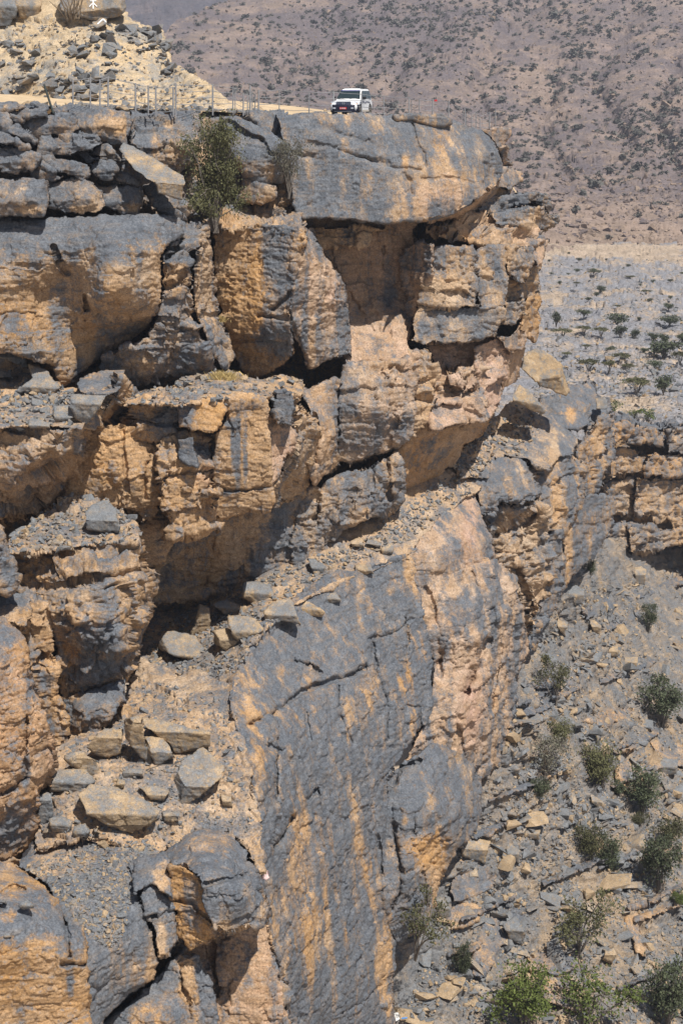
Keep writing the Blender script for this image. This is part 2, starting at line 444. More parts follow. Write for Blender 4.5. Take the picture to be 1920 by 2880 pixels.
# --- rim wall and beds on the left
def bedD(x, y, o=0): return 79.0 + 0.0125 * x + (650 - y) * 0.0105 + o
def bed(name, outline, o=0.0, tilt=0.0, **k):
    xs = [p[0] for p in outline]; ys = [p[1] for p in outline]
    x0, x1, y0, y1 = min(xs), max(xs), min(ys), max(ys); xm = (x0 + x1) / 2
    kw = dict(T=4.5, r=0.08, chunk=.65, pat=.72, warm=.35, amp=.7, edge=1.0, up=.25)
    kw.update(k)
    D0 = bedD(xm, (y0 + y1) / 2, o)
    dx = 0.012 * (x1 - x0) / 2
    h = (y1 - y0)
    # the upper part of a bed leans back, its foot is undercut
    if name == 'rock_slab' or (name == 'rock_bed' and h < 120):
        kw.update(chunk=.4, amp=.6, edge=1.1); yr = y0 + h * .58
        return C(name, outline, [(xm, yr, D0)], facets=[((-.12, -.80, .59), xm, yr, D0), ((-.08, -.97, -.24), xm, yr, D0), ((.6, -.78, .1), x1 - .2 * (x1 - x0), yr, D0)], **kw)
    return C(name, outline, [(x0, y0, D0 - dx + .012 * h + tilt), (x1, y0, D0 + dx + .012 * h + tilt), (x0, (y0 + y1 * 1.6) / 2.6, D0 - dx), (x1, (y0 + y1 * 1.6) / 2.6, D0 + dx),
                             (x0, y1, D0 - dx + .004 * h), (x1, y1, D0 + dx + .004 * h)], **kw)
bed('rock_bed', [(-60, 330), (0, 320), (150, 318), (300, 390), (420, 420), (560, 600), (420, 640), (200, 640), (-60, 640)], 4.2, pat=.45, chunk=.8, edge=1)
bed('rock_bed', [(147, 301), (180, 293), (212, 291), (286, 299), (363, 311), (372, 362), (351, 403), (294, 397), (212, 345), (196, 321), (151, 315)], .9, spots=[(320, 350, 40, 30, 'p', -.7), (335, 372, 20, 25, 'w', .5)])
bed('rock_bed', [(366, 311), (433, 319), (510, 319), (560, 325), (545, 440), (510, 495), (433, 455), (365, 405)], 2.6, amp=.9, spots=[(480, 430, 60, 50, 'p', -.55), (478, 352, 12, 12, 'p', -.7)])
bed('rock_wall', [(505, 318), (600, 312), (700, 335), (760, 420), (740, 560), (700, 640), (560, 640), (500, 600), (520, 440)], 4.6, amp=1, pat=.55, chunk=.7, spots=[(590, 460, 60, 60, 'p', -.6)])
for sl, o in (([(-30, 289), (41, 289), (73, 301), (25, 315), (-30, 315)], 0), ([(53, 294), (106, 286), (137, 293), (137, 307), (61, 307)], .6), ([(25, 311), (70, 306), (131, 305), (134, 332), (41, 338), (26, 326)], -.5),
              ([(-30, 316), (20, 314), (32, 345), (20, 370), (-30, 370)], -.4),
              ([(29, 340), (60, 330), (122, 331), (204, 319), (222, 358), (196, 376), (106, 384), (53, 360)], -.3), ([(20, 354), (49, 351), (78, 368), (104, 395), (98, 405), (60, 388), (24, 370)], -1.1),
              ([(-30, 368), (0, 368), (24, 376), (82, 409), (84, 421), (40, 410), (-30, 398)], -1.5), ([(122, 380), (204, 374), (245, 388), (288, 402), (261, 425), (196, 440), (102, 431), (112, 411)], -1.2),
              ([(196, 370), (229, 362), (262, 378), (288, 400), (245, 388)], -.2)):
    bed('rock_slab', sl, o)
for sl, o in (([(-40, 405), (0, 405), (73, 426), (112, 436), (94, 474), (57, 491), (0, 476), (-40, 474)], -1.0), ([(88, 472), (114, 459), (150, 478), (178, 498), (163, 503), (90, 503)], -.3),
              ([(112, 436), (176, 439), (245, 460), (255, 489), (233, 507), (180, 495), (133, 456)], -.9), ([(218, 431), (245, 425), (280, 452), (247, 464)], .4),
              ([(251, 427), (275, 413), (302, 403), (330, 430), (353, 455), (322, 458), (286, 454)], .8), ([(251, 460), (310, 455), (329, 476), (318, 503), (278, 499), (256, 480)], -.7),
              ([(325, 476), (360, 488), (390, 505), (388, 523), (325, 507)], -.6)):
    bed('rock_slab', sl, o)
for sl, o in (([(-50, 505), (0, 505), (70, 500), (137, 502), (139, 546), (130, 580), (118, 605), (41, 609), (-50, 605)], -1.0), ([(134, 504), (190, 503), (245, 508), (288, 538), (298, 578), (280, 597), (196, 601), (137, 580)], -1.0),
              ([(263, 521), (330, 525), (392, 527), (404, 546), (392, 601), (339, 599), (296, 582), (284, 542)], -.4), ([(404, 521), (429, 512), (450, 545), (470, 572), (531, 612), (522, 620), (469, 606), (430, 575), (406, 546)], -1.0),
              ([(457, 556), (514, 564), (549, 591), (527, 609), (469, 576)], -.2)):
    bed('rock_bed', sl, o, pat=.6, spots=[(90, 590, 45, 14, 'p', -.8), (240, 590, 50, 12, 'p', -.7), (370, 585, 40, 14, 'p', -.7)], amp=.75, chunk=.8)
# --- the big rounded block
C('rock_block', [(-70, 627), (0, 619), (163, 611), (286, 599), (408, 601), (506, 615), (513, 655), (470, 690), (455, 720), (457, 780), (456, 850), (430, 890), (404, 935), (320, 987), (250, 1032), (205, 1078), (172, 1078), (152, 1022), (112, 1012), (60, 1002), (0, 985), (-70, 980)],
  [(-60, 628, 80.9), (250, 605, 81.6), (480, 615, 82.6), (-60, 700, 79.4), (0, 860, 78.8), (100, 700, 79.4), (300, 675, 79.3), (460, 690, 81.2), (60, 800, 79), (150, 770, 79.7), (184, 800, 80.9), (205, 900, 81.3), (180, 960, 80.9), (262, 850, 79.2), (300, 760, 78.5), (310, 830, 78.3), (435, 800, 80.9), (440, 860, 81.2), (130, 960, 79.8), (190, 1040, 80.8), (400, 925, 83.2), (300, 985, 83.2)],
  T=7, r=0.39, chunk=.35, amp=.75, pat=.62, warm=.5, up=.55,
  spots=[(70, 850, 120, 120, 'p', -.62), (360, 800, 110, 130, 'p', -.5), (370, 760, 70, 60, 'w', -.2), (230, 900, 40, 110, 'p', -.5), (60, 880, 90, 70, 'w', .4), (180, 660, 300, 40, 'p', .4), (230, 1010, 50, 50, 'p', -.2), (30, 900, 25, 30, 'p', .5)],
  cracks=[([(150, 690), (170, 740), (190, 770)], 4, .5), ([(240, 830), (242, 900)], 4, .8), ([(30, 745), (110, 750)], 4, .25)])
C('rock_block', [(506, 619), (563, 622), (573, 652), (558, 701), (547, 790), (545, 890), (530, 915), (440, 930), (452, 850), (455, 780), (453, 702), (480, 685), (508, 655)],
  [(500, 625, 83.8), (570, 640, 84.6), (470, 720, 81.6), (550, 720, 82.9), (455, 880, 82), (545, 880, 83.2)], T=6, r=0.28, chunk=.85, pat=.5, warm=.45, spots=[(490, 780, 50, 40, 'p', -.6), (480, 720, 30, 25, 'p', .4)],
  cracks=[([(455, 695), (500, 690), (515, 668)], 4, .6), ([(455, 810), (505, 800), (520, 770)], 5, .6)])
C('rock_block', [(420, 920), (470, 905), (545, 903), (575, 960), (588, 992), (582, 1077), (508, 1096), (400, 1096), (367, 1112), (343, 1070), (285, 1045), (290, 1005), (330, 985), (420, 945)],
  [(300, 1030, 82.5), (420, 950, 81.8), (540, 915, 83), (420, 1040, 81.8), (585, 1000, 83.6), (370, 1105, 84.5), (500, 1090, 85.6), (575, 1070, 85.6)], T=6, r=0.28, chunk=.8, pat=.6, warm=.35, spots=[(370, 1030, 60, 50, 'p', -.45)])
C('rock_block', [(571, 655), (592, 700), (604, 800), (614, 880), (642, 960), (652, 1000), (640, 1037), (620, 1030), (600, 1000), (582, 950), (550, 890), (548, 780), (560, 700)],
  [(560, 700, 83.4), (600, 720, 86), (560, 880, 83.6), (610, 880, 86), (600, 990, 84), (645, 1000, 86.2)], T=5, r=0.17, chunk=.3, pat=.42, warm=.35, streak=.7, spots=[(590, 780, 20, 80, 'p', -.2)], cracks=[([(550, 892), (612, 885)], 5, .5)])
# --- brown block right of the dark cleft
C('rock_ledge', [(570, 640), (600, 600), (671, 570), (761, 570), (827, 583), (858, 640), (850, 665), (839, 655), (720, 646), (598, 650)], [(600, 590, 91), (830, 590, 91.6), (600, 645, 88.6), (840, 645, 89)], T=4, r=0.17, chunk=.9, pat=.25, warm=.5, spots=[(720, 590, 90, 15, 'p', .2)])
C('rock_block', [(598, 640), (720, 632), (839, 636), (857, 678), (830, 702), (825, 789), (817, 887), (822, 989), (790, 1025), (761, 1044), (696, 1072), (674, 1021), (641, 952), (616, 870), (604, 789)],
  [(600, 660, 89.6), (840, 650, 88.4), (620, 800, 89.4), (740, 800, 88.3), (820, 800, 87.7), (735, 930, 88.2), (815, 930, 87.7), (690, 1066, 91), (760, 1040, 90), (815, 995, 88.9)], T=6, r=0.12, chunk=.2, pat=.35, warm=.62, streak=.3, up=.1,
  spots=[(670, 830, 62, 170, 'p', -.55), (725, 760, 22, 160, 'w', .5), (725, 800, 14, 140, 'p', -.5), (785, 760, 38, 90, 'p', .5), (770, 945, 50, 60, 'p', .55), (800, 640, 50, 20, 'p', .5), (660, 700, 60, 40, 'p', .1), (690, 870, 60, 200, 'w', .4)],
  cracks=[([(730, 890), (820, 895)], 4, .5), ([(770, 870), (800, 840), (818, 820)], 5, .6), ([(640, 962), (735, 955)], 3, .3)])
C('rock_wall', [(825, 700), (840, 650), (870, 640), (905, 720), (950, 760), (975, 830), (985, 920), (990, 1000), (980, 995), (949, 1008), (908, 1016), (866, 1036), (855, 989), (820, 927), (812, 870), (820, 789)],
  [(825, 700, 88.2), (870, 650, 91.5), (820, 900, 88.1), (860, 800, 89.2), (930, 800, 91.3), (985, 950, 93.6), (865, 1030, 90.4), (940, 1000, 91.6)], T=5, r=0.17, chunk=.22, pat=.45, warm=.15, pk=.25, streak=.8,
  spots=[(905, 800, 30, 60, 'p', -.4), (925, 960, 30, 40, 'p', .3), (850, 900, 14, 90, 'p', .3), (940, 830, 22, 60, 'k', .3)], cracks=[([(823, 915), (850, 990), (868, 1030)], 5, .5)])
# --- recess below the great slab
C('recess_wall', [(845, 590), (1165, 590), (1170, 900), (1150, 1015), (985, 1020), (940, 960), (940, 800), (845, 700)],
  [(860, 600, 97.5), (1160, 600, 99.5), (900, 760, 97.6), (1000, 880, 98.2), (1140, 870, 99), (990, 940, 96.2), (1130, 930, 97), (985, 1015, 93.6), (1145, 1010, 95.6)], T=4, r=0.10, chunk=.45, pat=.12, warm=.2, pk=.45, streak=.45, up=-.1,
  spots=[(1090, 860, 30, 50, 'p', .15), (980, 660, 60, 40, 'w', .3)], cracks=[([(890, 650), (893, 700), (930, 740), (1050, 930)], 4, .25), ([(930, 700), (950, 830)], 3, .15), ([(1080, 690), (1075, 760)], 4, .3)])
C('rock_ledge', [(850, 640), (900, 636), (1020, 632), (1080, 640), (1098, 640), (1050, 655), (1030, 690), (1000, 694), (890, 690), (858, 660)], [(860, 650, 96.2), (1090, 640, 97), (1000, 690, 96.4)], T=3, r=0.17, chunk=.5, pat=.1, warm=.4)
C('rock_wall', [(1128, 695), (1180, 672), (1214, 690), (1214, 760), (1200, 800), (1186, 812), (1150, 870), (1140, 860), (1130, 800)], [(1130, 720, 98.6), (1205, 700, 96.2), (1135, 850, 98.8), (1195, 800, 96.8)], T=4, r=0.17, chunk=.4, pat=.25, warm=.1, pk=.4, spots=[(1203, 740, 8, 50, 'p', .5)])
C('rock_wall', [(1130, 850), (1186, 812), (1180, 860), (1170, 960), (1158, 985), (1140, 930)], [(1130, 900, 98.9), (1180, 860, 97.8)], T=4, r=0.17, chunk=.3, pat=.1, warm=.15, pk=.5)
# --- the great slab under the car
C('overhanging_slab', [(776, 320), (860, 318), (1000, 321), (1100, 327), (1200, 330), (1264, 338), (1314, 355), (1360, 361), (1385, 390), (1403, 425), (1413, 464), (1408, 500), (1376, 536), (1302, 590), (1244, 612), (1200, 622), (1086, 626), (943, 612), (845, 612), (821, 571), (814, 500), (800, 420)],
  [(790, 330, 92.3), (1000, 325, 95.6), (1200, 335, 98.6), (1340, 365, 102), (800, 480, 91.4), (900, 400, 92.5), (960, 470, 93.3), (1100, 400, 95.4), (1180, 480, 95.7), (1300, 450, 98.2), (1390, 430, 102), (1395, 500, 102.3), (860, 598, 91.2), (1000, 600, 92.9), (1180, 590, 94.7), (1290, 570, 96.8), (1365, 532, 99.4), (1250, 608, 96.2)],
  T=10, r=0.15, chunk=.13, amp=.7, pat=.74, warm=.3, streak=.45, up=.2, shrink=.04,
  spots=[(1250, 400, 30, 80, 'p', -.5), (1240, 370, 26, 50, 'w', .6), (1230, 520, 130, 60, 'p', -.62), (1240, 560, 100, 60, 'k', .5), (1190, 570, 30, 60, 'p', -.5), (1040, 500, 12, 30, 'p', -.7), (1138, 455, 9, 25, 'p', -.8), (1138, 455, 12, 25, 'w', .6), (960, 530, 14, 30, 'p', -.5), (970, 550, 14, 14, 'w', .5), (940, 500, 60, 60, 'p', .3), (1340, 450, 50, 60, 'p', -.18), (1130, 600, 60, 14, 'p', -.4), (920, 380, 60, 40, 'p', .3)],
  cracks=[([(1160, 350), (1175, 400), (1190, 430), (1198, 465)], 4, 0.28), ([(1135, 490), (1150, 510), (1157, 545)], 7, 0.28), ([(870, 400), (940, 415), (1010, 440), (1080, 470), (1180, 475)], 6, 0.19), ([(900, 350), (980, 385), (1040, 400)], 9, 0.22), ([(1190, 505), (1260, 498), (1330, 512), (1365, 515)], 5, 0.17), ([(1000, 440), (1050, 450), (1090, 460)], 9, 0.25), ([(820, 430), (880, 440)], 6, 0.22)])
C('slab_underside', [(1410, 498), (1395, 540), (1368, 574), (1342, 602), (1290, 616), (1200, 628), (1190, 612), (1244, 606), (1302, 582), (1376, 528)], [(1400, 505, 102), (1376, 532, 100.4), (1302, 586, 97.7), (1215, 618, 96.3), (1366, 572, 105.5), (1342, 600, 105.8), (1290, 614, 101.5)], T=3, r=.05, chunk=.3, amp=.6, pat=.2, warm=.3, pk=.3)
C('rock_bed', [(1103, 324), (1180, 321), (1240, 320), (1264, 333), (1266, 352), (1240, 356), (1205, 348), (1180, 340), (1108, 336)], [(1105, 330, 96.5), (1265, 340, 99.0)], T=2, r=.05, chunk=.3, amp=.4, pat=.45, warm=.3)
C('rock_block', [(680, 322), (730, 316), (800, 315), (812, 350), (818, 420), (780, 400), (740, 372)], [(690, 325, 95), (800, 320, 95.4), (800, 400, 93.6)], T=4, r=.3, chunk=.5, amp=.8, pat=.7)
C('rock_block', [(618, 318), (673, 323), (741, 359), (790, 385), (816, 404), (816, 465), (792, 514), (735, 522), (686, 492), (649, 443), (628, 380)], [(640, 330, 92.5), (740, 370, 91.4), (800, 420, 90.6), (700, 440, 90.2), (780, 500, 91.2)], T=5, r=0.44, chunk=.2, amp=.7, pat=.8, warm=.4, spots=[(770, 480, 40, 30, 'p', -.6), (690, 470, 40, 30, 'p', -.4)], cracks=[([(640, 340), (690, 372), (735, 392)], 5, .6), ([(735, 392), (760, 430), (790, 440)], 3, .3)])
C('rock_block', [(690, 500), (730, 512), (773, 527), (780, 551), (735, 578), (700, 572), (665, 563)], [(690, 510, 90.8), (770, 540, 90.4)], T=3, r=0.22, chunk=.4, amp=.6, pat=.4, warm=.4)
C('rock_block', [(780, 450), (815, 440), (830, 500), (835, 580), (800, 585), (775, 560), (782, 520)], [(780, 470, 93), (830, 560, 92.4)], T=4, r=0.22, chunk=.5, pat=.4, warm=.4)
# --- the point of the cliff, right of the slab
C('rock_block', [(1355, 359), (1400, 358), (1437, 360), (1432, 385), (1420, 416), (1404, 420), (1384, 391)], [(1360, 360, 104.4), (1437, 362, 107.8), (1405, 415, 106.3)], T=6, r=0.11, chunk=.3, amp=.6, pat=.3, pk=.5)
C('rock_block', [(1400, 414), (1420, 408), (1429, 412), (1422, 447), (1441, 463), (1412, 462)], [(1405, 420, 105.5), (1440, 450, 108.2)], T=5, r=0.11, chunk=.4, amp=.6, pat=.3, pk=.4)
C('rock_block', [(1400, 500), (1410, 465), (1440, 474), (1463, 487), (1463, 508), (1439, 530), (1390, 522)], [(1412, 468, 105.4), (1400, 520, 103.6), (1463, 500, 107.6)], T=5, r=0.14, chunk=.4, amp=.6, pat=.3, pk=.3)
C('rock_bed', [(1340, 555), (1392, 522), (1433, 526), (1433, 545), (1380, 575)], [(1345, 560, 104.8), (1430, 530, 106)], T=4, r=0.17, chunk=.6, amp=.7, pat=.35, warm=.3)
C('rock_bed', [(1345, 600), (1359, 551), (1449, 541), (1531, 543), (1553, 557), (1551, 581), (1537, 604), (1529, 579), (1494, 570), (1453, 572), (1404, 595)], [(1350, 560, 103.6), (1540, 545, 107.4), (1350, 600, 103), (1540, 600, 107.8)], T=5, r=0.19, chunk=.55, amp=.7, pat=.62)
C('rock_bed', [(1378, 600), (1441, 584), (1531, 580), (1537, 606), (1569, 606), (1567, 622), (1527, 649), (1490, 645), (1469, 634), (1392, 626)], [(1385, 600, 102.2), (1535, 585, 105.6), (1390, 622, 101.6), (1560, 612, 107.6), (1525, 645, 106)], T=5, r=0.19, chunk=.6, amp=.7, pat=.6, spots=[(1520, 620, 50, 25, 'p', -.3)])
C('rock_bed', [(1200, 640), (1253, 616), (1322, 608), (1380, 612), (1461, 624), (1527, 645), (1526, 683), (1490, 694), (1367, 691), (1286, 670), (1230, 668)], [(1215, 630, 99.4), (1380, 615, 102.6), (1520, 650, 105.4), (1240, 662, 98.4), (1370, 685, 100.6), (1500, 690, 104)], T=5, r=0.17, chunk=1.0, amp=1, pat=.12, warm=.3, pk=.15, spots=[(1505, 670, 30, 25, 'p', .5), (1330, 665, 120, 10, 'w', .3)])
C('rock_block', [(1490, 690), (1541, 674), (1530, 712), (1512, 750), (1500, 730)], [(1495, 700, 103.6), (1540, 680, 107.2)], T=5, r=0.11, chunk=.4, amp=.6, pat=.25, pk=.3)
C('rock_block', [(1212, 700), (1270, 690), (1327, 689), (1341, 712), (1345, 863), (1261, 863), (1176, 851), (1195, 800), (1212, 749)], [(1215, 710, 97.5), (1335, 700, 98.4), (1190, 840, 96.6), (1340, 850, 97.6)], T=6, r=0.19, chunk=.7, amp=.8, pat=.3, warm=.3, spots=[(1260, 820, 60, 40, 'p', -.3), (1240, 720, 30, 30, 'p', .3)])
C('rock_block', [(1339, 700), (1388, 689), (1424, 689), (1424, 860), (1347, 867), (1341, 780)], [(1340, 710, 98.7), (1424, 700, 100.2), (1345, 860, 97.9), (1422, 860, 99)], T=6, r=0.17, chunk=.45, amp=.7, pat=.55, spots=[(1370, 770, 18, 18, 'p', -.6), (1390, 830, 40, 30, 'p', -.2)])
C('rock_block', [(1424, 689), (1490, 689), (1504, 704), (1494, 750), (1478, 800), (1449, 795), (1426, 769)], [(1424, 700, 100), (1500, 700, 103), (1470, 790, 101.6)], T=5, r=0.19, chunk=.5, amp=.7, pat=.45)
C('rock_block', [(1418, 775), (1478, 790), (1500, 712), (1517, 740), (1512, 760), (1514, 818), (1482, 845), (1449, 853), (1418, 869)], [(1420, 790, 102), (1515, 750, 107), (1420, 860, 101.6), (1510, 820, 107)], T=5, r=0.17, chunk=.5, pat=.3, warm=.4)
C('rock_block', [(1176, 859), (1300, 862), (1422, 865), (1422, 900), (1402, 930), (1388, 946), (1286, 965), (1196, 972), (1160, 960), (1160, 900)], [(1170, 870, 96.6), (1420, 870, 98.8), (1170, 940, 96), (1400, 930, 98.6), (1286, 962, 97)], T=6, r=0.22, chunk=.45, amp=.7, pat=.35, warm=.3, spots=[(1300, 880, 120, 16, 'p', .3), (1195, 920, 14, 20, 'p', .4)])
C('rock_block', [(1422, 853), (1473, 841), (1480, 891), (1435, 918), (1408, 914)], [(1420, 860, 100.2), (1475, 860, 102)], T=5, r=0.19, chunk=.6, amp=.7, pat=.45)
C('rock_block', [(1476, 845), (1510, 824), (1514, 900), (1503, 962), (1485, 952), (1466, 930)], [(1476, 880, 103), (1512, 880, 106)], T=5, r=0.17, chunk=.45, amp=.7, pat=.12, warm=.9)
# --- second tier, right half
C('rock_block', [(955, 1080), (972, 1016), (1118, 1010), (1172, 990), (1176, 1063), (1167, 1133), (1153, 1239), (1102, 1266), (1037, 1294), (985, 1314), (945, 1302), (946, 1150)], [(965, 1030, 91.6), (1160, 1005, 94), (960, 1180, 90.8), (1060, 1150, 91), (1150, 1180, 93), (970, 1305, 91.6), (1100, 1260, 92.6)], T=6, r=0.30, chunk=.35, amp=.9, pat=.3, warm=.12, pk=.3, spots=[(1080, 1220, 90, 60, 'p', .35), (1040, 1090, 60, 60, 'p', -.15)], cracks=[([(1120, 1180), (1095, 1220), (1090, 1260)], 6, .5), ([(1080, 1050), (1100, 1090)], 3, .2)])
C('rock_wall', [(1143, 982), (1204, 972), (1210, 994), (1226, 1043), (1222, 1141), (1198, 1192), (1155, 1228), (1160, 1133), (1168, 1043)], [(1150, 990, 96), (1210, 1000, 95.6), (1170, 1120, 94.6), (1215, 1130, 95.6)], T=5, r=0.19, chunk=.9, amp=.9, pat=.12, warm=.3, cracks=[([(1165, 1125), (1220, 1128)], 8, .7)])
C('recess_wall', [(1195, 965), (1405, 940), (1420, 1050), (1340, 1120), (1200, 1110)], [(1200, 980, 99.6), (1400, 960, 101.8), (1200, 1100, 97.8), (1340, 1100, 98.4)], T=4, r=0.11, chunk=.25, pat=.15, warm=.05, pk=.65, streak=.5)
C('rock_wall', [(1190, 1040), (1345, 1040), (1366, 1186), (1302, 1196), (1212, 1222), (1158, 1226), (1190, 1150)], [(1200, 1050, 97.5), (1340, 1060, 98.6), (1165, 1215, 95.4), (1350, 1180, 97.2)], T=4, r=0.17, chunk=1, amp=1, pat=.05, warm=.25, pk=.3)
for q, d in (([(1261, 1051), (1280, 1044), (1304, 1047), (1300, 1092), (1263, 1086)], 96.8), ([(1302, 1060), (1333, 1041), (1338, 1092), (1300, 1098)], 97.4), ([(1229, 1117), (1294, 1108), (1296, 1133), (1227, 1139)], 96), ([(1210, 1141), (1298, 1133), (1304, 1184), (1212, 1217), (1206, 1166)], 95.6), ([(1300, 1133), (1347, 1125), (1365, 1186), (1302, 1196)], 96.6)):
    C('rock_block', q, [(q[0][0], q[0][1], d + .3), (q[2][0], q[2][1], d), (q[-1][0], q[-1][1], d - .3)], T=2, r=0.17, chunk=.8, amp=.6, pat=.1, pk=.6, warm=.1)
C('rock_wall', [(1333, 980), (1400, 945), (1436, 990), (1425, 1040), (1408, 1090), (1406, 1135), (1390, 1168), (1364, 1186), (1351, 1109)], [(1340, 990, 98.8), (1430, 990, 102), (1360, 1170, 97.4), (1405, 1100, 101)], T=5, r=0.17, chunk=.35, amp=.8, pat=.2, pk=.8, warm=.1, streak=.55)
C('rock_block', [(1398, 941), (1433, 943), (1465, 907), (1488, 949), (1475, 978), (1433, 1000)], [(1400, 945, 100), (1480, 950, 103)], T=5, r=0.17, chunk=.4, amp=.6, pat=.4, pk=.3)
C('rock_wall', [(1430, 995), (1478, 975), (1462, 1040), (1449, 1078), (1405, 1096), (1410, 1080)], [(1430, 1000, 102), (1475, 990, 106.5), (1410, 1090, 101.5)], T=5, r=0.17, chunk=.3, amp=.6, pat=.15, pk=.4, warm=.5)
C('recess_wall', [(1115, 1270), (1155, 1228), (1245, 1205), (1351, 1172), (1400, 1120), (1392, 1165), (1359, 1221), (1312, 1258), (1290, 1300), (1210, 1352), (1128, 1392), (1115, 1330)], [(1120, 1280, 95.6), (1260, 1215, 98.4), (1390, 1150, 102.6), (1140, 1370, 97.5), (1280, 1290, 101)], T=4, r=0.17, chunk=.25, pat=.1, warm=.6, pk=.2, streak=.5, spots=[(1200, 1270, 50, 50, 'p', .3)])
# --- second tier, left half: ochre blocks over the long overhang
C('rock_block', [(829, 1411), (853, 1387), (927, 1342), (971, 1330), (1040, 1310), (1118, 1273), (1126, 1320), (1135, 1402), (1110, 1437), (1040, 1460), (971, 1485), (935, 1534), (902, 1570), (873, 1570), (829, 1590), (818, 1542), (822, 1500)],
  [(840, 1410, 88.8), (1000, 1325, 91), (1110, 1285, 93), (840, 1500, 88.4), (960, 1420, 89.4), (1090, 1350, 91.8), (1115, 1400, 92.6), (850, 1570, 88.4), (960, 1480, 90)], T=5, r=0.28, chunk=.6, amp=.9, pat=.5, warm=.25, spots=[(900, 1400, 30, 50, 'p', -.3)],
  cracks=[([(1085, 1290), (1090, 1340), (1092, 1400)], 9, .9), ([(1000, 1380), (985, 1440)], 6, .5), ([(895, 1400), (890, 1480)], 6, .5), ([(1040, 1300), (1048, 1370)], 5, .3)])
C('rock_block', [(624, 1119), (680, 1112), (735, 1113), (753, 1152), (761, 1246), (765, 1364), (769, 1417), (759, 1436), (710, 1444), (620, 1464), (598, 1442), (598, 1368), (606, 1213), (640, 1185)], [(630, 1125, 80.9), (745, 1125, 81.3), (610, 1280, 80.6), (755, 1300, 80.9), (610, 1440, 81), (760, 1420, 81.2)], dD=-3, T=6, r=0.22, chunk=.22, amp=.75, pat=.06, warm=.55, streak=.2, up=.5,
  spots=[(668, 1280, 9, 130, 'p', .85), (690, 1290, 8, 110, 'p', .8), (654, 1260, 6, 60, 'p', .6), (645, 1195, 25, 18, 'p', .6), (690, 1140, 60, 25, 'p', .5), (630, 1388, 20, 8, 'p', .6)],
  cracks=[([(600, 1376), (690, 1380), (765, 1366)], 3.5, .4), ([(632, 1150), (645, 1185), (655, 1220)], 3, .2), ([(700, 1440), (705, 1460)], 5, .5)])
C('rock_block', [(498, 1128), (540, 1116), (604, 1113), (631, 1152), (622, 1185), (610, 1209), (590, 1225), (571, 1221), (506, 1201)], [(500, 1130, 79.9), (620, 1130, 80.4), (510, 1195, 79.6), (600, 1190, 79.5)], dD=-2.9, T=4, r=0.22, chunk=.25, amp=.7, pat=.3, warm=.7, spots=[(530, 1160, 35, 45, 'p', .5), (590, 1165, 30, 40, 'p', -.7), (590, 1165, 40, 40, 'w', .5)])
C('rock_block', [(437, 1254), (498, 1215), (606, 1215), (606, 1442), (614, 1476), (535, 1513), (486, 1509), (455, 1438), (439, 1336)], [(445, 1260, 80), (600, 1240, 81.6), (450, 1400, 79), (600, 1400, 79.8), (490, 1500, 79.6), (605, 1470, 80.6)], dD=-2.9, T=5, r=0.22, chunk=.75, amp=1, pat=.1, warm=.6, spots=[(565, 1260, 30, 30, 'p', .4), (560, 1430, 40, 30, 'p', .25), (580, 1300, 30, 70, 'k', .5)], cracks=[([(600, 1230), (598, 1370)], 5, .5)])
C('rock_slab', [(502, 1234), (543, 1228), (549, 1270), (553, 1317), (530, 1308), (504, 1291)], [(505, 1240, 79.4), (550, 1300, 79.2)], dD=-2.9, T=1.5, r=0.08, chunk=.3, amp=.4, pat=1, up=0)
C('rock_block', [(355, 1130), (440, 1118), (500, 1126), (508, 1201), (500, 1222), (437, 1256), (400, 1232), (368, 1180)], [(370, 1135, 80.2), (500, 1130, 80.4), (400, 1220, 80), (495, 1215, 80.2)], dD=-2.2, T=4, r=0.22, chunk=.9, amp=1, pat=.3, warm=.5, spots=[(480, 1180, 30, 50, 'p', .4)])
C('rock_block', [(769, 1098), (816, 1101), (826, 1150), (818, 1195), (780, 1187)], [(775, 1105, 82.6), (815, 1180, 82)], dD=-2.2, T=3, r=0.17, chunk=.7, amp=.6, pat=.85)
C('rock_ledge', [(600, 1116), (720, 1085), (850, 1080), (855, 1110), (830, 1130), (770, 1150), (740, 1130)], [(620, 1116, 84.6), (850, 1090, 87.5), (760, 1130, 83.2)], T=3, r=0.17, chunk=.6, amp=.7, pat=.3, warm=.35)
C('rock_wall', [(742, 1150), (812, 1185), (835, 1226), (814, 1279), (786, 1338), (763, 1366), (757, 1246)], [(750, 1180, 82.6), (830, 1220, 84), (765, 1350, 82)], dD=-2.2, T=4, r=0.17, chunk=.35, amp=.7, pat=.15, pk=.5, warm=.3, spots=[(790, 1320, 20, 40, 'p', .3)])
C('rock_wall', [(812, 1120), (882, 1165), (890, 1221), (884, 1317), (847, 1391), (771, 1428), (761, 1368), (808, 1295), (838, 1230)], [(820, 1140, 83), (885, 1190, 85.6), (765, 1368, 80.4), (771, 1426, 82.6), (845, 1388, 89), (882, 1315, 88.6), (825, 1260, 83)], T=5, r=0.14, chunk=.8, amp=.8, pat=.25, warm=.4)
C('rock_wall', [(838, 1092), (890, 1078), (941, 1060), (960, 1074), (949, 1226), (955, 1313), (884, 1360), (870, 1319), (884, 1221), (878, 1172)], [(845, 1100, 88.4), (945, 1080, 90.4), (890, 1250, 86.8), (950, 1250, 89.6), (885, 1350, 87.6), (950, 1310, 90.2)], T=5, r=0.22, chunk=.35, amp=.8, pat=.25, warm=.4, pk=.2, streak=.7, spots=[(860, 1140, 20, 60, 'p', .45), (895, 1315, 20, 16, 'p', .5)], cracks=[([(885, 1165), (892, 1230), (884, 1300)], 6, .6)])
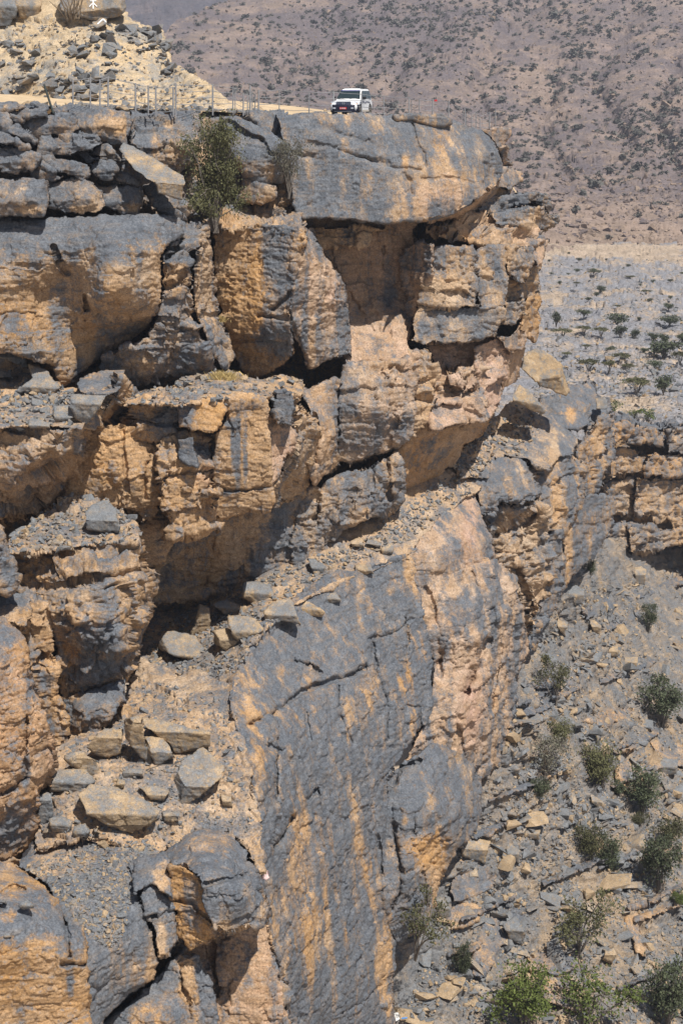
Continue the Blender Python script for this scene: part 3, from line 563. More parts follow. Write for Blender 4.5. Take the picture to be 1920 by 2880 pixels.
C('rock_ledge', [(350, 1140), (372, 1108), (480, 1080), (560, 1045), (620, 1022), (680, 1060), (720, 1068), (800, 1060), (850, 1080), (850, 1112), (740, 1122), (620, 1128), (500, 1138)],
  [Zc(360, 1130, -16.2), Zc(500, 1130, -16.05), Zc(620, 1124, -16.1), Zc(740, 1120, -16.3), Zc(600, 1035, -15.8), Zc(840, 1085, -17)], T=2, r=0.08, chunk=.5, amp=.6, pat=.12, warm=.35, key='ledge_upper')
# --- left: block with slabs on top, ochre wall behind
C('rock_ledge', [(-80, 1100), (0, 1060), (90, 1000), (171, 1090), (304, 1104), (302, 1130), (229, 1206), (78, 1200), (-80, 1202)], [Zc(-60, 1200, -16.4), Zc(229, 1200, -16.6), Zc(0, 1060, -15.6), Zc(300, 1106, -15.9), Zc(100, 1010, -15)], T=2, r=0.08, chunk=.5, amp=.6, pat=.15, warm=.4, key='ledge_left')
C('rock_block', [(-70, 1192), (0, 1192), (78, 1192), (176, 1208), (229, 1200), (286, 1127), (339, 1057), (369, 1096), (357, 1169), (329, 1239), (280, 1280), (206, 1330), (182, 1384), (135, 1429), (73, 1465), (0, 1473), (-70, 1477)],
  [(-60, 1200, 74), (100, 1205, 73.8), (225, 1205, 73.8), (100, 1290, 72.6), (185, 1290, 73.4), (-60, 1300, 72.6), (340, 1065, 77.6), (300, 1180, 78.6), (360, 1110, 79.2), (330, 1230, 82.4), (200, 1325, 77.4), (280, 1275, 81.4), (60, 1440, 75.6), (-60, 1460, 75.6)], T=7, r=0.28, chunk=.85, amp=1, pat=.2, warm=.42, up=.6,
  spots=[(90, 1340, 120, 90, 'k', .3), (330, 1100, 40, 50, 'p', .4), (330, 1180, 20, 50, 'p', .4), (225, 1260, 20, 30, 'p', .5), (180, 1370, 8, 20, 'p', .6)])
C('rock_block', [(215, 1094), (229, 1068), (286, 1045), (327, 1045), (348, 1067), (332, 1100), (302, 1112), (230, 1108)], [(225, 1100, 76.8), (330, 1090, 77.2), (280, 1050, 79.5)], T=4, r=0.28, chunk=.35, amp=.6, pat=.6)
C('rock_wall', [(196, 1200), (343, 1190), (400, 1192), (439, 1222), (443, 1288), (459, 1422), (443, 1452), (408, 1470), (355, 1433), (261, 1414), (190, 1400), (180, 1300)], [(200, 1250, 79.4), (340, 1210, 79), (430, 1230, 80.2), (330, 1350, 78.4), (445, 1400, 79.4), (250, 1405, 79), (410, 1460, 79.6)], dD=-1.8, T=5, r=0.19, chunk=.4, amp=.85, pat=.06, warm=.65, up=.3, spots=[(310, 1310, 14, 18, 'p', .5), (420, 1300, 30, 60, 'p', .12)], cracks=[([(343, 1200), (350, 1280), (357, 1390)], 4, .35), ([(405, 1200), (432, 1225), (436, 1260), (410, 1310), (405, 1400)], 4, .4)])
C('rock_bed', [(345, 1130), (400, 1126), (414, 1180), (402, 1198), (345, 1204)], [(350, 1140, 82), (410, 1190, 80.6)], T=3, r=0.11, chunk=1, amp=.8, pat=.7)
# --- the shaded wall below the overhang and the long ledge
C('recess_wall', [(425, 1740), (432, 1600), (470, 1500), (610, 1455), (770, 1415), (860, 1370), (850, 1480), (830, 1600), (700, 1660), (600, 1700), (520, 1730)], [(440, 1560, 83.6), (600, 1480, 85.2), (830, 1400, 88.6), (430, 1730, 86.4), (600, 1690, 87.4), (830, 1580, 88.8)], T=3, r=0.11, chunk=.4, amp=1, pat=.3, warm=.45, up=0, streak=.7, spots=[(600, 1580, 40, 80, 'p', -.4), (600, 1580, 40, 80, 'w', .4), (800, 1480, 24, 80, 'p', .5), (500, 1600, 40, 90, 'p', .1)], cracks=[([(600, 1510), (590, 1600), (570, 1680)], 4, .3)])
C('rock_ledge', [(340, 1920), (380, 1850), (400, 1770), (425, 1710), (560, 1670), (700, 1610), (820, 1560), (900, 1545), (940, 1500), (1040, 1430), (1110, 1410), (1130, 1360), (1200, 1330), (1290, 1280), (1350, 1290), (1360, 1370), (1300, 1410), (1150, 1570), (1000, 1620), (830, 1700), (700, 1815), (650, 1945), (560, 1915), (440, 1900)],
  [(430, 1720, 86.6), (600, 1680, 87.8), (830, 1570, 89), (480, 1800, 82.8), (950, 1510, 91), (1130, 1390, 97), (1290, 1295, 103), (1350, 1350, 102), (1300, 1405, 98.5), (1150, 1560, 91), (1000, 1612, 87.4), (830, 1692, 82.4), (700, 1805, 76.8), (650, 1930, 72.2), (560, 1900, 76), (380, 1880, 78.6)],
  T=2, r=0.08, chunk=.35, amp=.7, pat=.18, warm=.18, up=.1, step=3.0, key='ledge_long', spots=[(560, 1860, 130, 60, 'p', .3), (700, 1760, 80, 60, 'p', .3), (1000, 1590, 120, 30, 'p', .1)])
# --- pillars lower left
C('rock_ledge', [(-10, 1560), (20, 1530), (60, 1490), (130, 1430), (200, 1395), (270, 1400), (340, 1440), (385, 1480), (385, 1525), (240, 1536), (100, 1558)], [Zc(20, 1550, -22.4), Zc(370, 1515, -22.4), Zc(200, 1400, -21.6)], T=2, r=0.08, chunk=.6, amp=.6, pat=.2, warm=.35, key='ledge_pillar')
C('rock_pillar', [(12, 1553), (60, 1545), (102, 1541), (233, 1525), (367, 1504), (394, 1562), (410, 1615), (414, 1684), (394, 1766), (382, 1868), (361, 1915), (300, 1937), (245, 1962), (176, 1968), (157, 1925), (153, 1847), (137, 1690), (41, 1666)],
  [(20, 1560, 71.6), (230, 1535, 71.4), (370, 1512, 72.6), (150, 1640, 69.6), (330, 1640, 69.8), (405, 1640, 72.2), (200, 1800, 69), (350, 1800, 69.6), (385, 1800, 71.4), (200, 1955, 70.4), (350, 1900, 71.6)], T=6, r=0.28, chunk=.9, amp=1, pat=.22, warm=.6, up=.35,
  spots=[(300, 1790, 90, 100, 'p', .65), (260, 1890, 80, 60, 'p', .5), (310, 1560, 60, 30, 'p', .3), (280, 1650, 40, 40, 'p', .4), (330, 1740, 40, 20, 'p', -.4), (100, 1600, 80, 60, 'w', .2)], cracks=[([(233, 1530), (236, 1600), (240, 1650)], 5, .5), ([(40, 1640), (140, 1655), (240, 1625), (390, 1610)], 8, .6)])
C('rock_block', [(378, 1484), (425, 1450), (463, 1436), (488, 1511), (467, 1579), (408, 1600), (385, 1540)], [(385, 1500, 79), (470, 1500, 79.6), (410, 1590, 78.8)], T=4, r=0.22, chunk=.4, amp=.8, pat=.12, warm=.55, spots=[(445, 1530, 12, 40, 'p', .5)])
C('rock_block', [(405, 1615), (441, 1600), (436, 1660), (431, 1719), (398, 1800), (380, 1830), (402, 1684)], [(405, 1640, 74), (438, 1620, 77), (395, 1790, 74)], T=4, r=0.14, chunk=.5, amp=.7, pat=.25, warm=.5)
C('rock_block', [(174, 1966), (245, 1939), (300, 1918), (353, 1911), (353, 1970), (308, 2041), (261, 2070), (186, 2090), (182, 2019)], [(180, 1975, 70.2), (345, 1925, 71), (230, 2000, 68.8), (320, 1980, 69.4), (250, 2065, 69.2)], T=5, r=0.22, chunk=.6, amp=.8, pat=.72, warm=.5, spots=[(210, 1960, 30, 14, 'p', -.6)])
C('rock_block', [(76, 1680), (139, 1682), (157, 1847), (165, 1930), (186, 2019), (192, 2092), (160, 2120), (118, 2060), (98, 1940), (76, 1870)], [(80, 1700, 69), (150, 1720, 69.2), (120, 1900, 68.2), (180, 2050, 68.4)], T=5, r=0.22, chunk=.8, amp=.9, pat=.15, warm=.75, spots=[(130, 1920, 30, 30, 'p', .6), (135, 2050, 20, 40, 'p', .5), (110, 1680, 40, 20, 'p', .4)], cracks=[([(98, 1830), (150, 1870)], 5, .5)])
C('rock_block', [(-70, 1676), (30, 1668), (80, 1668), (84, 1750), (70, 1762), (-70, 1750)], [(-60, 1680, 69), (75, 1680, 69), (0, 1740, 67.4)], T=4, r=0.19, chunk=.6, amp=.7, pat=.4, warm=.5, spots=[(30, 1685, 80, 16, 'p', .5)])
C('rock_block', [(-70, 1480), (3, 1480), (18, 1550), (43, 1582), (39, 1643), (30, 1674), (-70, 1670)], [(-60, 1490, 67), (20, 1560, 67.6), (0, 1660, 66.6)], T=4, r=0.22, chunk=.7, amp=.8, pat=.5, warm=.6, spots=[(25, 1610, 18, 40, 'p', .5)])
C('rock_pillar', [(-70, 1750), (0, 1751), (57, 1784), (75, 1827), (75, 1868), (100, 1929), (120, 2010), (152, 2090), (152, 2160), (112, 2236), (103, 2364), (61, 2409), (30, 2432), (0, 2424), (-70, 2424)],
  [(-60, 1756, 62.5), (50, 1790, 62.4), (0, 1850, 60.6), (60, 1880, 61.4), (0, 2050, 59.8), (110, 2050, 61), (140, 2130, 61.6), (60, 2200, 60.2), (0, 2300, 60), (95, 2300, 61.6), (0, 2420, 61)], T=6, r=0.33, chunk=.45, amp=.9, pat=.05, warm=.85, pk=.3, up=.5,
  spots=[(30, 1790, 60, 30, 'p', .5), (75, 2170, 12, 60, 'p', .7), (50, 2330, 40, 70, 'p', .6), (15, 2350, 25, 50, 'p', .3), (80, 1950, 8, 60, 'p', .4)], cracks=[([(-20, 2240), (50, 2215), (70, 2180)], 6, .6), ([(75, 2020), (70, 2120), (78, 2180)], 4, .4)])
C('rock_block', [(-70, 2422), (0, 2425), (37, 2431), (110, 2479), (161, 2530), (186, 2603), (228, 2609), (241, 2683), (250, 2775), (252, 2900), (252, 3040), (-70, 3040)],
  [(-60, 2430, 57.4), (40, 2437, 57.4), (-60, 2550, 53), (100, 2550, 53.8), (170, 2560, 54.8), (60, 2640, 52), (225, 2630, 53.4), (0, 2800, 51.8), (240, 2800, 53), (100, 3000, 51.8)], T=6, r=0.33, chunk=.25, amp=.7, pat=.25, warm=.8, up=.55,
  spots=[(60, 2600, 140, 60, 'p', .5), (200, 2640, 30, 50, 'p', .55), (70, 2470, 90, 40, 'p', -.35), (20, 2580, 30, 20, 'p', -.8), (197, 2770, 12, 40, 'p', .9), (100, 2820, 200, 120, 'p', -.35), (105, 2655, 30, 10, 'p', -.7)], cracks=[([(10, 2510), (40, 2490), (68, 2500)], 5, .4), ([(185, 2605), (197, 2690)], 4, .35), ([(175, 2715), (238, 2712)], 5, .4)])
# --- the debris ledge and the bulge under it
C('rock_ledge', [(95, 2400), (105, 2230), (150, 2085), (190, 2075), (300, 2030), (345, 1950), (380, 1860), (560, 1890), (650, 1925), (690, 2100), (722, 2250), (738, 2330), (742, 2460), (650, 2345), (460, 2400), (230, 2365)],
  [Zc(380, 1880, -31.6), Zc(600, 1960, -31.2), Zc(300, 2200, -32.6), (640, 2250, 64.4), (500, 2100, 67), (150, 2350, 61.6), (720, 2400, 62.4), (690, 2110, 66.8), (460, 2380, 61.6)], T=2, r=0.11, chunk=.55, amp=.8, pat=.2, warm=.25, up=.1, key='ledge_debris', spots=[(620, 2330, 90, 60, 'p', .35), (640, 1990, 60, 50, 'p', .3)])
C('rock_bulge', [(45, 2440), (94, 2372), (229, 2351), (408, 2360), (460, 2390), (412, 2464), (386, 2521), (422, 2590), (447, 2688), (431, 2751), (361, 2804), (292, 2872), (282, 3040), (240, 3040), (243, 2700), (182, 2590), (141, 2509), (98, 2466)],
  [(100, 2380, 61.8), (400, 2365, 61.6), (120, 2470, 58.6), (380, 2480, 58.8), (250, 2600, 55.8), (400, 2600, 57.2), (260, 2750, 54.4), (420, 2690, 56.8), (270, 2900, 54.4), (360, 2790, 56.4)], T=5, r=0.28, chunk=.2, amp=.75, pat=.78, warm=.3, up=0, streak=.25, key='bulge', spots=[(180, 2420, 120, 50, 'p', -.5), (250, 2600, 60, 60, 'p', -.12), (400, 2740, 60, 50, 'p', -.4), (380, 2470, 40, 40, 'p', -.2), (325, 2580, 14, 16, 'p', -.6)])
C('rock_block', [(384, 2523), (400, 2495), (431, 2490), (492, 2537), (504, 2647), (480, 2690), (445, 2692), (418, 2590)], [(395, 2520, 57.8), (490, 2560, 58), (430, 2600, 57.2), (470, 2680, 57.2)], T=4, r=0.19, chunk=.4, amp=.7, pat=.8, spots=[(455, 2640, 12, 50, 'p', -.8), (440, 2510, 20, 16, 'p', -.4)], cracks=[([(420, 2580), (440, 2570)], 5, .4)])
C('rock_block', [(358, 2434), (400, 2410), (462, 2399), (474, 2432), (487, 2526), (450, 2500), (429, 2479), (392, 2507), (378, 2522), (365, 2470)], [(365, 2440, 59.2), (460, 2405, 59.6), (400, 2495, 57.6), (480, 2510, 57.6)], T=3, r=0.19, chunk=.4, amp=.7, pat=.65, spots=[(450, 2470, 30, 40, 'p', -.6), (400, 2430, 40, 30, 'p', .3)])
C('rock_block', [(455, 2400), (459, 2387), (550, 2328), (650, 2328), (718, 2438), (737, 2518), (752, 2567), (732, 2604), (637, 2634), (590, 2600), (565, 2530), (551, 2458), (480, 2434)],
  [(460, 2400, 60.8), (600, 2335, 62.4), (700, 2420, 61.2), (560, 2450, 57.6), (600, 2540, 56.9), (640, 2615, 57), (680, 2500, 57.4), (735, 2560, 58.6), (720, 2480, 59.4)], T=5, r=0.19, chunk=.45, amp=.8, pat=.72, warm=.4, up=.1, spots=[(620, 2360, 60, 40, 'p', -.35), (650, 2610, 60, 16, 'p', -.7), (742, 2560, 14, 40, 'p', -.7)], cracks=[([(577, 2487), (640, 2475), (700, 2460)], 4, .35)])
C('rock_block', [(473, 2430), (551, 2454), (572, 2490), (592, 2530), (633, 2591), (620, 2636), (582, 2657), (533, 2670), (494, 2628), (485, 2530)], [(480, 2440, 58.2), (548, 2458, 57.7), (500, 2600, 58), (560, 2560, 57.6), (625, 2595, 57), (600, 2648, 57.4)], T=4, r=0.11, chunk=.3, amp=.7, pat=.08, warm=1.0, up=-.3, streak=.3, spots=[(540, 2560, 20, 60, 'p', .35)], cracks=[([(490, 2530), (540, 2545), (600, 2600)], 5, .35)])
C('rock_wall', [(500, 2655), (540, 2600), (640, 2570), (729, 2580), (753, 2600), (773, 2689), (795, 2780), (812, 2880), (816, 3040), (598, 3040), (600, 2880), (585, 2780), (545, 2720)], [(540, 2660, 62.2), (740, 2610, 62.6), (600, 2780, 61), (760, 2780, 61.4), (620, 3000, 60.6), (800, 3000, 61)], T=5, r=0.19, chunk=.3, amp=.8, pat=.12, warm=.45, pk=.4, streak=.5, spots=[(770, 2720, 16, 120, 'p', .35)], cracks=[([(594, 2660), (600, 2740), (606, 2800)], 4, .5)])
C('rock_block', [(427, 2752), (470, 2712), (508, 2675), (559, 2689), (580, 2740), (608, 2799), (614, 2880), (614, 3040), (286, 3040), (288, 2880), (355, 2828)], [(440, 2755, 58.4), (550, 2695, 58.6), (400, 2850, 57), (590, 2850, 57.6), (300, 2960, 57), (600, 3000, 57.4)], T=5, r=0.22, chunk=.35, amp=.8, pat=.68, warm=.5, streak=.6, spots=[(530, 2770, 26, 70, 'p', -.8), (500, 2740, 20, 40, 'p', -.3)], cracks=[([(505, 2720), (520, 2800), (540, 2870)], 4, .35)])
# --- the tall lower wall
LWc = [(640, 1960, 70.6), (700, 1812, 76.6), (830, 1695, 82.2), (1000, 1615, 87.2), (1150, 1562, 90.8), (690, 2100, 67.4), (720, 2250, 65.4), (750, 2500, 64.2), (790, 2720, 64.2), (830, 1900, 77.4), (1000, 1900, 81.6), (900, 2150, 74), (1050, 2150, 80), (860, 2400, 70), (1020, 2400, 77), (900, 2650, 69.4), (1050, 2650, 76.4), (860, 2880, 67.6), (1090, 2880, 76.4), (1200, 1800, 89.4), (820, 3000, 66.4)]
C('cliff_face', [(645, 1960), (655, 1915), (700, 1795), (760, 1725), (830, 1675), (930, 1615), (1000, 1605), (1157, 1555), (1182, 1700), (1217, 1850), (1217, 2000), (1122, 2130), (1096, 2200), (1103, 2314), (1124, 2400), (1128, 2500), (1093, 2560), (1109, 2643), (1112, 2744), (1109, 3040), (812, 3040), (808, 2880), (771, 2689), (753, 2628), (733, 2518), (714, 2438), (735, 2330), (716, 2250), (688, 2100), (650, 2010)],
  LWc, T=6, r=0.03, chunk=.2, amp=1, pat=.84, warm=.6, streak=.6, up=0, step=2.7,
  spots=[(700, 1960, 30, 110, 'p', -.55), (790, 1870, 14, 80, 'p', -.45), (740, 2010, 100, 16, 'p', -.4), (1010, 1980, 60, 60, 'p', -.5), (1140, 1900, 30, 50, 'p', -.45), (1140, 1900, 30, 50, 'w', .4), (1000, 2300, 22, 100, 'p', -.6), (840, 2420, 30, 130, 'p', -.5), (880, 2640, 60, 90, 'p', -.55), (1080, 2700, 24, 120, 'p', -.7), (720, 2150, 24, 140, 'p', -.55), (980, 2120, 10, 120, 'p', -.5), (1010, 1700, 10, 60, 'p', -.5), (1040, 1720, 8, 50, 'p', -.4), (1100, 1650, 20, 20, 'p', -.4), (850, 2330, 16, 50, 'p', -.4), (930, 2500, 120, 70, 'p', -.2), (1160, 1620, 30, 60, 'p', -.5), (770, 2560, 30, 160, 'p', -.4), (900, 2850, 60, 40, 'p', .2)],
  cracks=[([(700, 2040), (760, 2010), (830, 1960), (890, 1925), (960, 1910), (1030, 1875)], 7, .75), ([(830, 1860), (870, 1870), (900, 1890)], 5, .5), ([(1040, 1795), (1100, 1785), (1160, 1740)], 4, .35), ([(1045, 1800), (1060, 1900), (1090, 1980), (1090, 2080)], 5, .5), ([(1140, 1740), (1150, 1830)], 3, .3), ([(950, 1930), (955, 2010), (990, 2090)], 4, .4), ([(860, 2005), (870, 2080)], 4, .3), ([(780, 2110), (777, 2260)], 4, .6), ([(770, 2380), (800, 2340), (822, 2300)], 9, 1.0), ([(868, 2250), (893, 2224)], 6, .7), ([(1095, 2320), (1110, 2420), (1098, 2520)], 6, .7), ([(1060, 2350), (1080, 2480), (1070, 2560)], 5, .5), ([(1120, 2740), (1010, 2820), (960, 2850)], 4, .3), ([(755, 2100), (790, 2110)], 6, .6), ([(1140, 1985), (1180, 1990), (1185, 2050)], 4, .4)])
C('cliff_face', [(1150, 1560), (1180, 1515), (1260, 1425), (1330, 1380), (1367, 1480), (1396, 1564), (1400, 1600), (1360, 1605), (1300, 1622), (1180, 1655), (1160, 1640)], [(1160, 1570, 91.3), (1260, 1440, 96.6), (1330, 1395, 100.4), (1180, 1620, 91.4), (1300, 1540, 94), (1390, 1570, 98.6)], T=5, r=0.1, chunk=.25, amp=.85, pat=.3, warm=.2, pk=.4, streak=.6, spots=[(1320, 1490, 30, 90, 'k', .6), (1310, 1500, 24, 80, 'p', -.4), (1375, 1530, 20, 60, 'p', .4), (1210, 1560, 40, 50, 'p', -.3), (1190, 1640, 40, 14, 'w', .3)])
C('cliff_face', [(1160, 1636), (1182, 1640), (1260, 1612), (1360, 1584), (1398, 1570), (1446, 1621), (1468, 1721), (1489, 1800), (1486, 1829), (1461, 1900), (1457, 2000), (1440, 2040), (1409, 2150), (1360, 2207), (1345, 2280), (1240, 2330), (1110, 2300), (1120, 2170), (1215, 2000), (1217, 1860), (1184, 1740)],
  [(1185, 1660, 91.1), (1300, 1620, 93.4), (1400, 1590, 97.4), (1210, 1850, 89.9), (1330, 1800, 91), (1440, 1720, 96.8), (1475, 1810, 99.4), (1230, 2050, 87.4), (1330, 2020, 90), (1440, 2000, 97), (1130, 2200, 84), (1200, 2190, 86.6), (1350, 2190, 92), (1220, 2310, 87)], T=5, r=0.1, chunk=.35, amp=1, pat=.32, warm=.2, pk=.3, streak=.75, up=0,
  spots=[(1260, 1740, 70, 70, 'p', .25), (1330, 2000, 40, 120, 'k', .6), (1320, 1990, 40, 110, 'p', -.45), (1400, 1720, 24, 100, 'p', .3), (1440, 1850, 24, 100, 'p', .25), (1230, 2000, 24, 100, 'p', -.3), (1290, 1880, 60, 70, 'p', -.3), (1200, 1700, 20, 80, 'p', -.4), (1390, 2000, 20, 60, 'w', .4)],
  cracks=[([(1190, 1640), (1210, 1680), (1230, 1760), (1240, 1900)], 5, .4), ([(1325, 1610), (1345, 1650)], 3, .3), ([(1310, 1950), (1350, 1850), (1375, 1800)], 10, 1.2), ([(1230, 1870), (1245, 1830)], 7, .7), ([(1410, 1820), (1395, 1900), (1380, 2000)], 7, .7), ([(1385, 1710), (1400, 1770)], 5, .4), ([(1285, 2040), (1300, 2100), (1300, 2160)], 5, .5)])
C('cliff_face', [(1060, 2210), (1100, 2165), (1160, 2130), (1215, 2090), (1300, 2080), (1356, 2190), (1351, 2285), (1335, 2336), (1293, 2385), (1256, 2434), (1231, 2483), (1219, 2570), (1190, 2625), (1120, 2650), (1080, 2600), (1070, 2400)],
  [(1070, 2210, 82), (1110, 2210, 81.6), (1200, 2120, 85.4), (1300, 2090, 90.4), (1090, 2400, 79.8), (1180, 2300, 80.8), (1290, 2280, 85), (1345, 2260, 90.4), (1170, 2450, 79.6), (1240, 2430, 83), (1190, 2580, 80.8), (1090, 2600, 78.4)], T=5, r=.25, chunk=.35, amp=.9, pat=.78, warm=.5, spots=[(1190, 2400, 60, 60, 'p', -.8), (1200, 2390, 60, 60, 'w', .8), (1230, 2490, 26, 90, 'p', -.7), (1210, 2260, 14, 24, 'p', -.6), (1140, 2310, 12, 20, 'p', -.7), (1320, 2200, 24, 90, 'p', -.4)], cracks=[([(1105, 2195), (1120, 2160), (1175, 2140)], 7, .8), ([(1165, 2300), (1160, 2380)], 3, .3), ([(1190, 2440), (1200, 2550)], 4, .4), ([(1105, 2320), (1122, 2420), (1128, 2500), (1098, 2560)], 5, .6)])
# --- buttress beyond the point
C('buttress', [(1280, 1310), (1340, 1222), (1400, 1160), (1441, 1125), (1500, 1150), (1540, 1160), (1582, 1195), (1619, 1240), (1614, 1277), (1572, 1285), (1547, 1322), (1500, 1312), (1482, 1290), (1420, 1280), (1370, 1345), (1330, 1340)], [(1300, 1310, 103), (1400, 1190, 112), (1540, 1175, 116), (1610, 1260, 113), (1500, 1290, 107), (1340, 1330, 102)], T=5, r=0.28, chunk=.35, pat=.4, warm=.2, up=.1, key='buttress_top', spots=[(1420, 1180, 80, 50, 'p', -.4), (1590, 1240, 30, 40, 'p', .4), (1560, 1270, 14, 40, 'p', -.8)])
C('buttress', [(1300, 1370), (1340, 1320), (1392, 1286), (1469, 1286), (1500, 1330), (1520, 1390), (1508, 1409), (1461, 1425), (1408, 1409), (1394, 1453), (1351, 1449), (1333, 1390)], [(1310, 1365, 101), (1420, 1290, 105), (1500, 1340, 105.6), (1400, 1380, 101.4), (1500, 1400, 104.4), (1360, 1440, 100.6)], T=5, r=0.33, chunk=.45, pat=.6, warm=.4, spots=[(1440, 1370, 40, 26, 'p', -.5)])
C('buttress', [(1470, 1330), (1550, 1312), (1565, 1282), (1610, 1278), (1653, 1305), (1639, 1400), (1596, 1502), (1551, 1502), (1514, 1402)], [(1480, 1330, 108), (1610, 1285, 112), (1530, 1400, 107.6), (1630, 1400, 112), (1570, 1500, 108.6)], T=5, r=0.28, chunk=.6, pat=.4, warm=.6, spots=[(1610, 1380, 24, 70, 'p', .3), (1570, 1420, 18, 80, 'p', -.6)])
C('buttress', [(1340, 1440), (1395, 1435), (1500, 1405), (1532, 1418), (1547, 1500), (1553, 1600), (1532, 1682), (1502, 1772), (1489, 1812), (1466, 1721), (1440, 1621), (1390, 1564), (1360, 1490)], [(1370, 1470, 102), (1510, 1420, 105), (1400, 1540, 103.4), (1530, 1560, 106), (1460, 1640, 103.6), (1500, 1750, 105)], T=5, r=0.28, chunk=1, amp=1.1, pat=.2, warm=.25, spots=[(1420, 1460, 50, 30, 'p', .2), (1530, 1560, 20, 60, 'p', .3)], cracks=[([(1400, 1500), (1470, 1470), (1510, 1440)], 10, 1.2), ([(1450, 1600), (1480, 1680), (1490, 1760)], 12, 1.2)])
C('buttress', [(1521, 1510), (1582, 1491), (1589, 1593), (1568, 1688), (1539, 1745), (1489, 1833), (1482, 1810), (1516, 1686), (1537, 1579)], [(1525, 1520, 106), (1585, 1510, 109), (1500, 1800, 105)], T=4, r=0.22, chunk=.5, pat=.75)
C('buttress', [(1571, 1495), (1609, 1400), (1660, 1385), (1725, 1395), (1725, 1471), (1682, 1552), (1611, 1623), (1580, 1666), (1587, 1543)], [(1575, 1500, 110), (1720, 1400, 120), (1590, 1640, 111), (1700, 1520, 118)], T=5, r=0.22, chunk=.3, amp=.8, pat=.75, warm=.6, spots=[(1595, 1560, 14, 90, 'p', -.7), (1700, 1440, 30, 40, 'p', -.3)], cracks=[([(1590, 1470), (1690, 1480)], 3, .2)])
C('buttress', [(1620, 1277), (1651, 1212), (1690, 1170), (1727, 1155), (1720, 1286), (1682, 1359), (1653, 1431), (1590, 1505), (1640, 1390)], [(1630, 1280, 116), (1720, 1180, 122), (1660, 1400, 117), (1600, 1490, 113)], T=6, r=0.28, chunk=.5, pat=.55, warm=.75, spots=[(1680, 1240, 20, 60, 'p', -.5), (1630, 1430, 20, 50, 'w', .3)])
C('buttress', [(1495, 1165), (1516, 1112), (1594, 1105), (1653, 1129), (1661, 1193), (1625, 1209), (1594, 1204), (1559, 1195)], [(1510, 1130, 118), (1650, 1140, 121), (1600, 1200, 116.5)], T=5, r=0.22, chunk=.4, pat=.65, warm=.6, spots=[(1605, 1170, 16, 30, 'p', -.7)])
C('buttress', [(1590, 1080), (1672, 1073), (1674, 1108), (1712, 1118), (1727, 1160), (1653, 1220), (1640, 1205), (1655, 1140), (1594, 1112)], [(1600, 1085, 126), (1720, 1130, 128), (1650, 1200, 122)], T=6, r=0.22, chunk=.5, pat=.7, warm=.5)
C('buttress', [(1270, 1300), (1330, 1225), (1390, 1165), (1380, 1290), (1330, 1345), (1290, 1345)], [(1280, 1300, 102), (1390, 1180, 109), (1330, 1340, 101)], T=3, r=0.11, chunk=.6, pat=.15, warm=.2, key='buttress_side')

# --- the far wall across the side gully
def FC(o, d, **k):
    kw = dict(T=8, r=0.28, chunk=.7, amp=1.1, pat=.45, warm=.55, step=2.8); kw.update(k)
    xs = [p[0] for p in o]; ys = [p[1] for p in o]
    C('far_block', o, [(min(xs), min(ys), d), (max(xs), min(ys), d + .03 * (max(xs) - min(xs))), (min(xs), max(ys), d - .6), (max(xs), max(ys), d - .6 + .03 * (max(xs) - min(xs)))], **kw)
FC([(1690, 1200), (1800, 1190), (2450, 1190), (2450, 1640), (1640, 1640), (1660, 1400)], 158, pat=.3, step=5)
for q, d, p, w in (([(1722, 1188), (1760, 1192), (1764, 1230), (1720, 1250)], 149, .3, .9), ([(1764, 1200), (1795, 1198), (1808, 1240), (1785, 1255), (1764, 1250)], 150.5, .4, .9), ([(1720, 1176), (1770, 1178), (1798, 1200), (1740, 1200)], 151, 1, .3),
                   ([(1798, 1200), (1850, 1200), (1872, 1240), (1868, 1260), (1815, 1245)], 151.5, .6, .8), ([(1795, 1190), (1900, 1186), (1905, 1206), (1800, 1206)], 153, .95, .3), ([(1868, 1205), (1990, 1200), (1990, 1280), (1880, 1275)], 153, .7, .5), ([(1985, 1195), (2400, 1190), (2400, 1330), (1990, 1335)], 154, .5, .6), ([(1985, 1345), (2400, 1345), (2400, 1450), (1985, 1445)], 153, .4, .6), ([(1985, 1450), (2400, 1455), (2400, 1560), (1985, 1550)], 153.5, .4, .5),
                   ([(1716, 1265), (1770, 1258), (1815, 1275), (1812, 1335), (1716, 1340)], 150, .25, .7), ([(1816, 1275), (1880, 1272), (1990, 1290), (1990, 1340), (1814, 1336)], 151.5, .4, .8),
                   ([(1690, 1352), (1790, 1346), (1790, 1420), (1770, 1450), (1720, 1440)], 150, .35, .45), ([(1788, 1348), (1880, 1346), (1990, 1350), (1990, 1440), (1860, 1465), (1780, 1440)], 151, .3, .5),
                   ([(1700, 1480), (1760, 1470), (1780, 1520), (1700, 1560)], 147, .45, .3), ([(1764, 1476), (1815, 1480), (1905, 1492), (1905, 1530), (1850, 1550), (1770, 1558)], 148, .4, .4), ([(1880, 1455), (1990, 1440), (1990, 1545), (1910, 1530)], 152, .3, .6)):
    FC(q, d, pat=p, warm=w, T=5)
